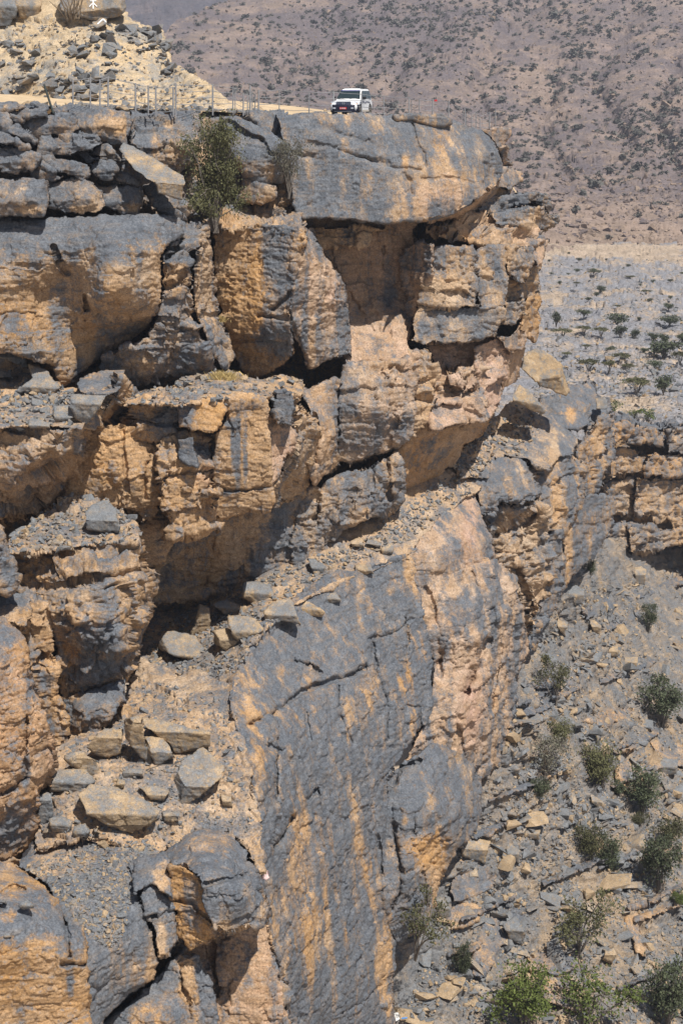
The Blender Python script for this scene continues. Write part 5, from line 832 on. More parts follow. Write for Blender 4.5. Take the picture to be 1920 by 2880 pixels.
V1 = np.concatenate([pick_in('ledge_left', [(-10, 1110), (90, 1060), (220, 1100), (200, 1195), (0, 1195)], 330, 6)[0], pick_in('ledge_pillar', None, 380, 7)[0], pick_in('ledge_upper', None, 260, 8)[0], pick_in('buttress_top', [(1340, 1250), (1450, 1140), (1530, 1160), (1480, 1290)], 160, 9)[0], pick_in('buttress_side', None, 200, 10)[0]])
joined_rocks('rock_chips', V1 + [0, 0, .04], np.random.RandomState(3).gamma(2.0, .09, len(V1)) + .12, 5, 'flat rock flakes scattered over the upper ledges')

# scree stones: the 300 largest one by one, the rest as one mass
SV, sx, sy = pick_in('scree', [(1130, 2890), (1230, 2560), (1440, 2030), (1520, 1780), (1600, 1640), (1920, 1600), (1925, 2890)], 5600, 11, lambda x, y: np.clip(.35 + 1.3 * fbm(np.stack([x / 110 + 5, y / 150, np.zeros(len(x))], 1), 3), .06, 2))
rs = np.random.RandomState(12); ssz = rs.gamma(1.2, .21, len(SV)) ** 1.2 + .16
order = np.argsort(-ssz)
for n, i in enumerate(order[:300]):
    o = bpy.data.objects.new('scree_stone', ROCKS[rs.randint(len(ROCKS))]); COL.objects.link(o)
    s = min(ssz[i], 1.9) * 1.1; o.location = SV[i] + np.array([0, 0, .12 * s]); o.scale = (s * rs.uniform(.9, 1.5), s, s * rs.uniform(.45, 1.0))
    o.rotation_euler = (rs.normal(0, .4) + .25, rs.normal(0, .35) + .2, rs.uniform(0, 6.28))
    kk = ROCKS.index(o.data) % 6
    tag(o, '%s %s loose stone on the %s scree slope %s' % (('large', 'middling', 'smaller')[min(2, n // 60)], 'buff' if kk == 5 else 'mottled' if kk == 4 else 'grey', 'upper' if sy[i] < 2050 else 'middle' if sy[i] < 2450 else 'lower', 'near the cliff foot' if sx[i] < 1500 else 'by the right edge'), 'stone', 'loose stones on the scree slope')
joined_rocks('scree_rubble', SV[order[300:]] + [0, 0, .03], ssz[order[300:]], 13, 'small grey and buff rubble covering the scree slope')
P2, a_, b_ = pick_in('scree', [(1130, 2890), (1230, 2560), (1440, 2030), (1520, 1780), (1600, 1640), (1920, 1600), (1925, 2890)], 7000, 14, lambda x, y: np.clip(.4 + fbm(np.stack([x / 70, y / 70, np.zeros(len(x))], 1), 3), .02, 2))
joined_rocks('scree_rubble', P2, rs.uniform(.1, .3, len(P2)), 15, 'fine stone chips filling the scree slope')
# bank stones
LB = [0]
bp = [([(400, 160), (470, 110), (430, 80), (350, 60), (300, 100), (180, 150), (180, 165), (330, 172)], 48), ([(-5, 190), (0, 110), (80, 110), (110, 140), (100, 190)], 20), ([(120, 250), (130, 190), (250, 190), (290, 230), (270, 265)], 26), ([(430, 165), (440, 100), (470, 120), (482, 190), (460, 230)], 18), ([(0, 330), (0, 285), (200, 270), (330, 290)], 8), ([(0, 270), (20, 215), (160, 215), (170, 250)], 12), ([(300, 250), (340, 170), (300, 170)], 10)]
for (q, n), where in zip(bp, ('in the pile under the huge boulder', 'at the left picture edge of the upper bank', 'in the middle of the bank above the fence', 'at the outer corner of the bank', 'at the foot of the bank beside the road', 'on the left lower bank above the leaning post', 'in the gully of the bank')):
    V, a_, b_ = pick_in('bank', [(max(x, 0), y) for x, y in q], n, 20 + n)
    for p in V:
        o = bpy.data.objects.new('bank_stone', ROCKS[rs.choice([0, 1, 2, 3, 6, 7, 8, 9, 12, 13, 14, 15])]); COL.objects.link(o)
        s = rs.gamma(3, .2) + .2; s = min(s, 1.4); o.location = p + np.array([0, -.1, .16 * s]); o.scale = (s, s, s)
        o.rotation_euler = (rs.normal(0, .3), rs.normal(0, .3), rs.uniform(0, 6.28))
        tag(o, '%s grey loose stone %s' % ('large' if s > .95 else 'small', where), 'stone', 'loose stones on the roadside bank')
V, a_, b_ = pick_in('bank', [(0, 330), (0, 60), (330, 60), (480, 150), (640, 300)], 900, 33)
joined_rocks('bank_rubble', V, rs.uniform(.12, .4, len(V)), 34, 'small rubble on the yellow bank behind the road')
boulder('boulder', [(170, -60), (350, -60), (354, 20), (350, 36), (330, 48), (314, 52), (280, 58), (250, 60), (214, 43), (170, 28)], [((0, -.93, .37), 260, 20, 0), ((.1, -.9, -.42), 270, 34, 0), ((.8, -.6, 0), 335, 10, 0)], 'huge overhanging grey boulder with white painted mark above the bank', D=surfD('bank', 260, 58) - .6, pat=.72, warm=.5, T=4, chunk=.2, amp=.5)
BIG = bpy.context.scene.objects['boulder' if False else [o.name for o in bpy.data.objects if o.get('label', '').startswith('huge overhanging')][0]]
boulder('boulder', [(43, -60), (120, -60), (118, 0), (107, 44), (80, 48), (55, 46), (45, 20)], [((0, -.85, .5), 80, 10, 0), ((0, -.95, -.3), 80, 30, 0)], 'brownish grey boulder on the bank left of the dead shrub', D=surfD('bank', 80, 46) - .3, pat=.6, T=3)
boulder('boulder', [(-40, -60), (40, -60), (46, 30), (30, 70), (0, 76), (-40, 70)], [((0, -.8, .6), 0, 10, 0), ((0, -.98, -.2), 0, 50, 0)], 'dark boulder cut by the left edge at the top of the bank', D=surfD('bank', 5, 74) - .3, pat=.9, T=3)
boulder('boulder', [(258, 62), (282, 46), (300, 50), (302, 66), (275, 80), (262, 74)], [((0, -.7, .7), 280, 62, 0)], 'grey stone with a white painted stripe under the huge boulder', D=surfD('bank', 282, 78) - .8, pat=.8, T=1.2)

# broken stones along the lip of the rim and on the road
lx = np.random.RandomState(40).uniform(-20, 800, 420); ly = np.interp(lx, [0, 150, 300, 430, 600, 700, 800], [288, 294, 302, 317, 318, 322, 320])
Xr = np.array([unproj(x, y, fdr) for x, y, fdr in zip(lx, ly, np.interp(lx, [0, 210, 310, 490, 660, 785], [86.5, 88.5, 90, 93.2, 96, 97.6]) + np.random.RandomState(41).uniform(0, 7, 420))])
Xr[:, 2] = zr(Xr[:, None, 0], Xr[:, None, 1])[:, 0]
joined_rocks('rim_rubble', Xr, np.random.RandomState(42).gamma(2, .12, 420) + .08, 43, 'broken stones along the edge of the road', mat=LOOSE)
# ------------------------------------------------------------------ shrubs and trees
BARK = mottled('grey_bark', (0.10, 0.085, 0.07), (0.19, 0.165, 0.14), 9)
def leaf_mat(name, c1, c2, rnd=.25):
    m = mottled(name, c1, c2, 2.3, .75, rnd); return m
LEAF_OLIVE = leaf_mat('olive_leaves', (0.060, 0.062, 0.026), (0.115, 0.110, 0.050))
LEAF_GREEN = leaf_mat('green_leaves', (0.060, 0.085, 0.018), (0.130, 0.155, 0.040))
LEAF_DARK = leaf_mat('dark_leaves', (0.040, 0.052, 0.028), (0.085, 0.095, 0.050))
LEAF_GREY = leaf_mat('grey_leaves', (0.11, 0.105, 0.075), (0.17, 0.16, 0.115))
def tube(path, r0, r1, ns=5):
    path = np.array(path, float); n = len(path); V = []; 
    for k in range(n):
        d = path[min(k + 1, n - 1)] - path[max(k - 1, 0)]; d /= np.linalg.norm(d) + 1e-9
        a = np.cross(d, [0.3, 0.5, .81]); a /= np.linalg.norm(a); b = np.cross(d, a)
        r = r0 + (r1 - r0) * k / (n - 1)
        for j in range(ns):
            t = 2 * math.pi * j / ns; V.append(path[k] + r * (math.cos(t) * a + math.sin(t) * b))
    Q = [[k * ns + j, k * ns + (j + 1) % ns, (k + 1) * ns + (j + 1) % ns, (k + 1) * ns + j] for k in range(n - 1) for j in range(ns)]
    return np.array(V), np.array(Q)
def plant_meshes(seed, nb=7, nleaf=1600, R=.5, H=1.0, bare=.25, leaf=.06, umbrella=0.0, lean=0.0, mat=None, clump=.13, thick=.03, hmin=.6):
    """unit-height shrub: branching stems and a crown of separate small leaves in loose clumps"""
    r = np.random.RandomState(seed); tv, tq, o = [], [], 0; cl = []
    for k in range(nb):
        a = 2 * math.pi * (k + r.uniform(-.3, .3)) / nb; sp = R * r.uniform(.35, 1.0); h = H * r.uniform(hmin, 1.0)
        if umbrella: h = H * r.uniform(.8, .95); sp = R * r.uniform(.3, 1.0)
        end = np.array([math.cos(a) * sp + lean, math.sin(a) * sp, h]); mid = end * [.35, .35, .55] + r.normal(0, .04, 3)
        p = [np.array([0, 0, -.08]) + r.normal(0, .015, 3) * [1, 1, 0], mid * .5 + r.normal(0, .02, 3), mid, (mid + end) / 2 + r.normal(0, .04, 3), end]
        v, q = tube(p, thick * r.uniform(.7, 1.2), thick * .25); tv.append(v); tq.append(q + o); o += len(v)
        for m in range(5):
            t = r.uniform(bare + .15, 1.0); b = mid + (end - mid) * t if t > .5 else mid
            e = b + r.normal(0, .5, 3) * [R * .6, R * .6, .16 * (1 - .6 * umbrella)]; e[2] = max(e[2], bare * H * .9)
            v, q = tube([b, (b + e) / 2 + r.normal(0, .02, 3), e], thick * .4, thick * .12, 4); tv.append(v); tq.append(q + o); o += len(v)
            cl.append(e); cl.append((b + e) / 2 + r.normal(0, .04, 3))
        cl.append(end)
    cl = np.array(cl); cl = cl[cl[:, 2] > bare * H * .7] if (cl[:, 2] > bare * H * .7).any() else cl
    w = r.gamma(.9, 1, len(cl)) + .08; w /= w.sum()
    ci = r.choice(len(cl), nleaf, p=w)
    C0 = cl[ci] + r.normal(0, clump, (nleaf, 3)) * [1, 1, .75 * (1 - .5 * umbrella)]
    C0[:, 2] = np.clip(C0[:, 2], .06, 1.06 * H)
    u = r.normal(size=(nleaf, 3)); u /= np.linalg.norm(u, axis=1)[:, None]
    n = r.normal(size=(nleaf, 3)) + [0, 0, .5]; v = np.cross(n, u); v /= np.linalg.norm(v, axis=1)[:, None]
    s = leaf * r.uniform(.6, 1.4, (nleaf, 1))
    LV = np.stack([C0 - u * s * .7, C0 + v * s * .4, C0 + u * s * .7, C0 - v * s * .4], 1).reshape(-1, 3)
    LQ = np.arange(nleaf * 4).reshape(-1, 4)
    tm = mesh_np('trunk', np.concatenate(tv), np.concatenate(tq)); tm.materials.append(BARK)
    cm = mesh_np('crown', LV, LQ, smooth=False); cm.materials.append(mat)
    return tm, cm
def plant(name, p, size, width, meshes, label, cat='bush', group=None, rz=0.0, depth=None):
    t = empty(name, p, rz); t.scale = (width, depth or width, size); tag(t, label, cat, group)
    a = bpy.data.objects.new('trunk', meshes[0]); b = bpy.data.objects.new('crown', meshes[1])
    for o in (a, b): COL.objects.link(o); o.parent = t
    return t
def at_surface(key, x, y):
    V, px, py, nr = SURF[key]; ix, iy = px, py
    k = ((ix - x) ** 2 + (iy - y) ** 2).argmin(); return V[k].copy()
def pxh(p, hpx): return hpx * (p[1] * CT - p[2] * ST) / F
M_BIG = plant_meshes(1, nb=26, nleaf=12000, R=.33, bare=.0, hmin=.22, leaf=.019, mat=LEAF_OLIVE, clump=.055, thick=.012)
M_ROUND = [plant_meshes(10 + k, nb=9, nleaf=3200, R=.46, bare=.10, leaf=.036, mat=(LEAF_DARK, LEAF_OLIVE)[k % 2], clump=.085, thick=.018) for k in range(3)]
M_GREEN = plant_meshes(20, nb=9, nleaf=3400, R=.42, bare=.16, leaf=.036, mat=LEAF_GREEN, clump=.08, thick=.018)
M_SPARSE = [plant_meshes(30 + k, nb=6, nleaf=1500, R=.5, bare=.34, leaf=.034, mat=(LEAF_OLIVE, LEAF_GREEN)[k % 2], clump=.06, thick=.022, lean=(.2, -.15)[k % 2]) for k in range(2)]
M_GREY = plant_meshes(40, nb=12, nleaf=1500, R=.5, bare=.1, leaf=.03, mat=LEAF_GREY, clump=.08, thick=.012)
# on the cliff
p = unproj(604, 618, 86.2)
plant('bush', p + [0, .4, -.3], pxh(p, 296), pxh(p, 292) * .80, M_BIG, 'tall olive bush growing from the cleft in the cliff rim', depth=pxh(p, 200))
p = unproj(812, 545, 90.0)
plant('bush', p, pxh(p, 165), pxh(p, 110), M_GREY, 'wispy grey green bush at the left end of the great overhanging slab', depth=pxh(p, 60))
p = unproj(1168, 2690, 78.5)
plant('bush', p, pxh(p, 185), pxh(p, 135), M_SPARSE[0], 'green bush at the foot of the tall grey cliff face')
# on the scree: x, foot y, width, height, mesh, label
for x, y, w, h, m, lab in ((1298, 2765, 55, 105, M_ROUND[0], 'small dark bush with a thin bare stem on the lower scree'), (1480, 2895, 150, 170, M_GREEN, 'bright green bush at the bottom of the scree'),
        (1652, 2885, 190, 165, M_SPARSE[1], 'straggly bush with bent grey stems right of the bright green one'), (1880, 2885, 140, 175, M_ROUND[0], 'dense dark bush in the lower right corner of the scree'),
        (1625, 2680, 150, 165, M_SPARSE[0], 'open stemmed bush with tufts of leaves in the middle of the scree'), (1850, 2520, 115, 145, M_ROUND[2], 'dense rounded dark bush on the scree near the right edge'),
        (1872, 2385, 75, 85, M_ROUND[1], 'small bush just above the dense rounded dark one'), (1660, 2425, 80, 110, M_ROUND[1], 'left one of two touching olive bushes on the scree'), (1728, 2455, 85, 110, M_ROUND[0], 'right one of two touching olive bushes on the scree'),
        (1800, 2295, 120, 115, M_ROUND[0], 'bush with dark green crown and bare stems below the ochre rock'), (1690, 2220, 100, 135, M_ROUND[1], 'dense olive bush above the pair on the scree'),
        (1540, 2190, 130, 125, M_GREY, 'dry greyish brown bush beside the cliff face on the scree'), (1576, 2085, 70, 62, M_ROUND[1], 'little green bush behind the dry greyish one'), (1520, 2262, 65, 65, M_ROUND[2], 'low yellowish bush below the dry greyish one'),
        (1860, 2045, 125, 115, M_ROUND[2], 'broad dark bush near the right edge of the upper scree'), (1568, 1985, 95, 125, M_SPARSE[0], 'thin leafy bush on the scree near the cliff corner'), (1823, 1780, 48, 70, M_ROUND[2], 'small bush on the banded upper scree'), (1650, 1625, 40, 44, M_ROUND[0], 'small dark bush in the shade under the buttress'),
        (1740, 2240, 40, 40, M_ROUND[2], 'tiny bush right of the dense olive one'), (1905, 2560, 40, 40, M_GREEN, 'tiny bush beneath the dense rounded dark one'), (1790, 2330, 40, 40, M_ROUND[1], 'tiny olive bush below the bare stemmed one')):
    p = at_surface('scree', min(x, 1925), min(y, 2895))
    plant('bush', p + [0, 0, -.05], pxh(p, h) * 1.15, pxh(p, w) * 1.15, m, lab, rz=(x * 7) % 6)
# dead shrub on the bank, dry stalk and grass on the ledges
dv, dq, o_ = [], [], 0
rs = np.random.RandomState(5)
for k in range(16):
    p0 = np.array([rs.uniform(-.5, .5), 0, 0]); e = p0 * 2.2 + [rs.uniform(-.8, .8), rs.uniform(-.4, .4), rs.uniform(1.0, 2.2)]
    v, q = tube([p0, (p0 + e) / 2 + rs.normal(0, .15, 3), e], .07, .02); dv.append(v); dq.append(q + o_); o_ += len(v)
me = mesh_np('dead_shrub', np.concatenate(dv), np.concatenate(dq))
tag(link('dead_shrub', me, mottled('dead_wood', (.09, .065, .04), (.2, .15, .1), 8), None, unproj(205, 52, 116.5)), 'leafless brown shrub between the boulders at the top of the bank', 'dead shrub')
STRAW = mottled('straw', (0.40, 0.29, 0.10), (0.56, 0.43, 0.2), 5)
def tuft(n, w, h, seed):
    r = np.random.RandomState(seed); b = np.stack([r.normal(0, .35, n) * w, r.normal(0, .25, n) * w, np.zeros(n)], 1)
    d = np.stack([r.normal(0, .45, n), r.normal(0, .45, n), np.ones(n)], 1); d *= (h * r.uniform(.5, 1.1, n))[:, None]
    s = np.stack([r.normal(0, 1, n), r.normal(0, 1, n), np.zeros(n)], 1); s = s / np.linalg.norm(s, axis=1)[:, None] * .016
    V = np.stack([b - s, b + s, b + d * .6 + s * .7, b + d + [0, 0, -.1 * h]], 1).reshape(-1, 3); return V, np.arange(4 * n).reshape(-1, 4)
v, q = tuft(900, 1.0, .55, 1); p = at_surface('ledge_upper', 628, 1066)
tag(link('grass_tuft', mesh_np('grass_tuft', v, q, smooth=False), STRAW, None, p + [0, -.2, -.05]), 'dry yellow grass tuft at the foot of the dark cleft', 'grass tuft')
v, q = tuft(250, .5, .45, 2)
tag(link('grass_tuft', mesh_np('grass_tuft', v, q, smooth=False), STRAW, None, unproj(617, 905, 87.4)), 'small yellow grass tuft sprouting inside the dark cleft', 'grass tuft')
v, q = tube([unproj(672, 1045, 85.4), unproj(700, 1070, 84.8), unproj(738, 1106, 83.2)], .05, .03)
tag(link('dry_stalk', mesh_np('dry_stalk', v, q), STRAW), 'pale dry stalk leaning on the ledge beside the grass', 'dry stalk')
D0 = surfD('ledge_debris', 450, 2160) - .5
v, q = tube([unproj(410, 2166, D0), unproj(455, 2152, D0), unproj(490, 2150, D0 - .2), unproj(518, 2136, D0 - .3)], .03, .018)
tag(link('dry_branch', mesh_np('dry_branch', v, q), BARK), 'thin dry branch lying across the debris ledge boulders', 'branch')
# valley trees
TREE_M = {'d': [plant_meshes(50 + k, nb=8, nleaf=900, R=.48, bare=.12, leaf=.08, mat=LEAF_DARK, clump=.11, thick=.03) for k in range(2)],
          'a': [plant_meshes(60 + k, nb=9, nleaf=900, R=.6, bare=.45, leaf=.075, mat=LEAF_OLIVE, clump=.08, umbrella=1.0, thick=.028) for k in range(2)],
          'g': [plant_meshes(70 + k, nb=7, nleaf=420, R=.5, bare=.1, leaf=.085, mat=LEAF_GREEN, clump=.11, thick=.025) for k in range(1)]}
for x, y, w, h, k, lab in ((1563, 917, 40, 48, 'd', 'rounded dark tree standing alone on pale ground beyond the cliff'), (1655, 1045, 62, 48, 'a', 'flat topped acacia just beyond the perched boulder'), (1590, 1008, 32, 24, 'a', 'small acacia left of the larger flat topped one'), (1712, 1052, 40, 50, 'a', 'slender acacia between two flat topped ones'),
        (1750, 1022, 58, 38, 'a', 'wide low acacia on the grey pavement'), (1765, 1045, 40, 30, 'a', 'small acacia under the wide low one'), (1792, 1108, 80, 60, 'a', 'greyish spreading tree at the edge of the sandy ground'), (1865, 1108, 60, 64, 'd', 'dense dark tree beside the greyish spreading one'), (1912, 1022, 50, 44, 'a', 'pale acacia at the right edge of the pavement'),
        (1724, 1168, 40, 50, 'g', 'bright green shrub on the rim next to the square block'), (1782, 1180, 40, 36, 'g', 'left one of two green shrubs on the far rim'), (1822, 1188, 54, 46, 'g', 'right one of two green shrubs on the far rim'),
        (1642, 938, 46, 28, 'a', 'low grey acacia left of the dark row of trees'), (1690, 945, 50, 32, 'a', 'leaning acacia at the left end of the dark row'), (1742, 948, 46, 42, 'd', 'first large dark tree of the row on the pavement'), (1784, 955, 30, 38, 'd', 'narrow dark tree in the row on the pavement'), (1836, 962, 40, 34, 'd', 'low dark tree in the row left of the tall one'), (1866, 972, 40, 44, 'd', 'tall dark tree in the row on the pavement'), (1918, 965, 40, 36, 'd', 'dark tree of the row cut by the right edge')):
    D = dz(y, -38.9); p = unproj(x, y, D)
    plant('tree', p, pxh(p, h) * .78, pxh(p, w) * .75, TREE_M[k][x % len(TREE_M[k])], lab, 'tree', 'trees on the valley floor', rz=x % 6)
rs = np.random.RandomState(77)
spots_ = [(1590, 765), (1620, 768), (1650, 772), (1672, 765), (1700, 768), (1708, 740), (1662, 715), (1725, 718), (1664, 842), (1680, 840), (1715, 868), (1836, 848), (1870, 865), (1905, 840), (1770, 785), (1800, 800), (1840, 790), (1880, 800), (1900, 770), (1610, 720), (1605, 705), (1650, 740), (1745, 760), (1790, 745), (1560, 770), (1580, 795), (1630, 805), (1690, 815), (1740, 822), (1760, 850), (1810, 830), (1610, 870), (1650, 880), (1715, 905), (1755, 890), (1810, 905), (1885, 905), (1700, 1000), (1660, 975), (1840, 1030), (1880, 1000), (1800, 1000), (1560, 950), (1545, 745), (1850, 735), (1890, 728), (1780, 715)]
for n, (x, y) in enumerate(spots_):
    D = dz(y, -39.1); y = y + rs.uniform(-9, 9); D = dz(y, -39.1); p = unproj(x + rs.uniform(-26, 26), y, D); h = rs.gamma(4, .2) * (7.5 + (y - 700) * .045)
    k = ('d', 'd', 'a', 'd')[n % 4]
    plant('desert_bush', p, pxh(p, h), pxh(p, h * rs.uniform(1.1, 2.4)), TREE_M[k][n % 2], '%s bush on the %s grey valley pavement %s' % ('small dark rounded' if k == 'd' else 'small flat topped', 'far' if y < 760 else 'middle' if y < 860 else 'near', 'behind the cliff' if x < 1720 else 'towards the right edge'), 'bush', 'bushes dotted on the valley pavement', rz=n)
# mountainside bushes: 300 one by one, the rest as one mass
def blob_mesh(seed):
    r = np.random.RandomState(seed); n = 46
    c = r.normal(0, .26, (n, 3)) * [1, 1, .8] + [0, 0, .38]; u = r.normal(size=(n, 3)); u /= np.linalg.norm(u, axis=1)[:, None]
    v = np.cross(u, r.normal(size=(n, 3))); v /= np.linalg.norm(v, axis=1)[:, None]; s = r.uniform(.12, .26, (n, 1))
    return np.stack([c - u * s, c + v * s, c + u * s, c - v * s], 1).reshape(-1, 3)
LEAF_FAR = leaf_mat('far_bush_leaves', (0.085, 0.082, 0.07), (0.125, 0.118, 0.10), .3)
blobs = []
for k in range(5):
    me = mesh_np('mountain_bush', blob_mesh(k), np.arange(46 * 4).reshape(-1, 4), smooth=False); me.materials.append(LEAF_FAR); blobs.append(me)
def dens(x, y):
    n = fbm(np.stack([x / 170, y / 120, np.zeros(len(x))], 1), 3)
    d = np.clip(.55 + .9 * n, .05, 3) * np.where(y > 420, np.clip((620 - y) / 200, .03, 1), 1)
    d = d * (1 + 1.5 * np.exp(-((x - 1150) / 250) ** 2 - ((y - 60) / 50) ** 2) + 1.2 * np.exp(-((x - 920) / 130) ** 2 - ((y - 60) / 40) ** 2))
    return d
MV, mx, my = pick_in('mountain', [(380, 10), (1935, -40), (1935, 715), (1530, 690), (1400, 500), (1380, 350), (600, 330)], 2400, 91, dens)
msz = rs.gamma(2.6, .27, len(MV)) + .45
seen = (my < 330) | (mx > 1400)
order = np.argsort(-(msz * seen / MV[:, 1]))
for n, i in enumerate(order[:300]):
    o = bpy.data.objects.new('mountain_bush', blobs[n % 5]); COL.objects.link(o); s = msz[i] * 1.0
    o.location = MV[i]; o.scale = (s * 1.25, s * 1.25, s); o.rotation_euler = (0, 0, n)
    tag(o, '%s dark bush on the %s part of the %s far mountainside' % ('large' if n < 100 else 'middling' if n < 200 else 'small', 'upper' if my[i] < 160 else 'middle' if my[i] < 330 else 'lower', 'left' if mx[i] < 1000 else 'central' if mx[i] < 1480 else 'right'), 'bush', 'bushes dotted over the mountainside')
vv = []
for i in order[300:]:
    b = blob_mesh(i % 7) * (msz[i] * np.array([1.25, 1.25, 1.0])); vv.append(b + MV[i])
vv = np.concatenate(vv); me = mesh_np('distant_bushes', vv, np.arange(len(vv)).reshape(-1, 4), smooth=False)
tag(link('distant_bushes', me, LEAF_FAR), 'countless small dark bushes over the mountainside', kind='stuff')
# stones on the mountainside and the valley floor
def tint(pat, warm, seed):
    me = hull_mesh('far_stone', seed, .6, pat, warm, 9); me.materials.clear(); me.materials.append(MOUNT); return me
FARST = [tint(.25, .3, 301), tint(.0, .3, 302), tint(.6, .1, 303), tint(.1, .6, 304)]
V, a_, b_ = pick_in('mountain', [(380, 10), (1935, -40), (1935, 715), (1530, 690), (1400, 500), (1380, 350), (600, 330)], 5500, 92, lambda x, y: 1 + 2 * np.exp(-((y - 560) / 90) ** 2) + np.clip(fbm(np.stack([x / 120, y / 90, np.ones(len(x))], 1), 3), 0, 2) * 2)
joined_rocks('mountain_rubble', V, rs.gamma(2, .45, len(V)) + .3, 93, 'boulders and rubble strewn over the mountainside', FARST, mat=MOUNT)
V, a_, b_ = pick_in('plateau', [(1500, 1220), (1480, 720), (1930, 740), (1930, 1220)], 2600, 94, lambda x, y: 1 + 2 * np.exp(-((y - 1060) / 60) ** 2))
joined_rocks('valley_rubble', V, rs.gamma(2, .16, len(V)) + .15, 95, 'grey stones scattered over the valley pavement')
# ------------------------------------------------------------------ the car
WHITE = simple('white_car_paint', (0.74, 0.74, 0.73), .28, 0, .5); NAVY = simple('dark_blue_paint', (0.014, 0.016, 0.035), .35, 0, .5)
BLACK = simple('black_plastic', (0.018, 0.018, 0.02), .6); GLASSM = simple('tinted_glass', (0.02, 0.032, 0.034), .06, 0, .6)
CHROME = simple('chrome', (0.6, 0.6, 0.62), .25, 1.0); LAMP = simple('headlight_glass', (0.62, 0.64, 0.68), .12, .3, .8)
RED = simple('red_plate', (0.55, 0.03, 0.035), .5); PRINT = simple('white_print', (0.8, 0.8, 0.78), .6); TYRE = simple('tyre_rubber', (0.07, 0.06, 0.05), .85)
RIM = simple('dusty_rim', (0.42, 0.38, 0.31), .5, .4); SILVER = simple('grey_decal', (0.22, 0.23, 0.30), .4); BLUETINT = simple('blue_sun_strip', (0.03, 0.03, 0.16), .3)
AMBER = simple('amber_lens', (.6, .22, .03), .3); DUSTY = simple('dusty_lower_paint', (0.62, 0.55, 0.46), .6)
def bm_obj(name, bm, mat, parent, smooth=False, bevel=0):
    if bevel:
        bmesh.ops.bevel(bm, geom=list(bm.edges), offset=bevel, segments=2, affect='EDGES', profile=.6)
    bmesh.ops.recalc_face_normals(bm, faces=bm.faces)
    me = bpy.data.meshes.new(name); bm.to_mesh(me); bm.free()
    for p in me.polygons: p.use_smooth = smooth
    return link(name, me, mat, parent)
def loft(rings, cap=True):
    bm = bmesh.new(); rv = [[bm.verts.new(p) for p in r] for r in rings]; n = len(rings[0])
    for a, b in zip(rv[:-1], rv[1:]):
        for j in range(n): bm.faces.new((a[j], a[(j + 1) % n], b[(j + 1) % n], b[j]))
    if cap: bm.faces.new(rv[0][::-1]); bm.faces.new(rv[-1])
    return bm
def boxm(bm, x0, x1, y0, y1, z0, z1):
    v = [bm.verts.new((x, y, z)) for x in (x0, x1) for y in (y0, y1) for z in (z0, z1)]
    for f in ((0, 1, 3, 2), (4, 6, 7, 5), (0, 4, 5, 1), (2, 3, 7, 6), (0, 2, 6, 4), (1, 5, 7, 3)): bm.faces.new([v[k] for k in f])
    return bm
cp = unproj(989, 321, 101.2); cp[2] = float(zr(np.array([[cp[0]]]), np.array([[cp[1]]]))[0, 0]) + .01
car = tag(empty('suv', cp, math.radians(-14)), 'white off road car with dark blue front bumper parked on the cliff top', 'car')
def sec(y, w, zl, zt, sh=.10):
    h = [(0, zt), (.62 * w, zt - .01), (.86 * w, zt - .05), (.97 * w, zt - sh - .06), (w, (zl + zt) / 2), (.985 * w, zl + .16), (.93 * w, zl)]
    return [(x, y, z) for x, z in h] + [(-x, y, z) for x, z in h[::-1][:-1]] + [(-.0, y, zl)][:0]
st_ = [(-2.38, .80, .50, .86), (-2.33, .90, .42, .96), (-2.15, .93, .36, 1.03), (-1.75, .94, .34, 1.085), (-1.25, .945, .34, 1.13), (-.9, .945, .34, 1.16), (.2, .945, .34, 1.17), (1.6, .945, .34, 1.18), (2.2, .93, .36, 1.18), (2.36, .88, .42, 1.14), (2.4, .8, .5, 1.05)]
body = bm_obj('body', loft([sec(*s) for s in st_]), WHITE, car, True)
def ring(y0, y1, w0, w1, z, n=0):
    ym = (y0 + y1) / 2
    return [(-w0 * .96, y0 + .05, z), (-w0 * .55, y0 - .03, z), (w0 * .55, y0 - .03, z), (w0 * .96, y0 + .05, z), (w1, ym, z), (w1 * .97, y1 - .08, z), (w1 * .6, y1, z), (-w1 * .6, y1, z), (-w1 * .97, y1 - .08, z), (-w1, ym, z)]
cab = [ring(-1.08, 2.34, .87, .90, 1.10), ring(-.95, 2.32, .85, .885, 1.2), ring(-.22, 2.14, .70, .735, 1.72), ring(-.05, 2.08, .66, .69, 1.81), ring(.15, 1.95, .55, .58, 1.86)]
bm_obj('roof', loft(cab), WHITE, car, False)
def pane(name, q, mat, off, parent=car):
    q = [Vector(p) for p in q]; n = (q[1] - q[0]).cross(q[3] - q[0]).normalized(); c = sum(q, Vector()) / 4
    bm = bmesh.new()
    a = [bm.verts.new(p + n * off) for p in q]; b = [bm.verts.new(p - n * .02) for p in q]
    bm.faces.new(a); bm.faces.new(b[::-1])
    for k in range(4): bm.faces.new((a[k], b[k], b[(k + 1) % 4], a[(k + 1) % 4]))
    return bm_obj(name, bm, mat, parent)
def lerp(a, b, t): return tuple(a[k] + (b[k] - a[k]) * t for k in range(3))
fl, fr, tr, tl = (-.80, -.985, 1.19), (.80, -.985, 1.19), (.655, -.255, 1.74), (-.655, -.255, 1.74)
ws = pane('windscreen', [fl, fr, lerp(fr, tr, .93), lerp(fl, tl, .93)], GLASSM, .03)
pane('sun_strip', [lerp(fl, tl, .86), lerp(fr, tr, .86), lerp(fr, tr, .95), lerp(fl, tl, .95)], BLUETINT, .04)
bm = boxm(bmesh.new(), -.5, -.12, -.42, -.40, 1.60, 1.64); bm_obj('sticker', bm, PRINT, car)
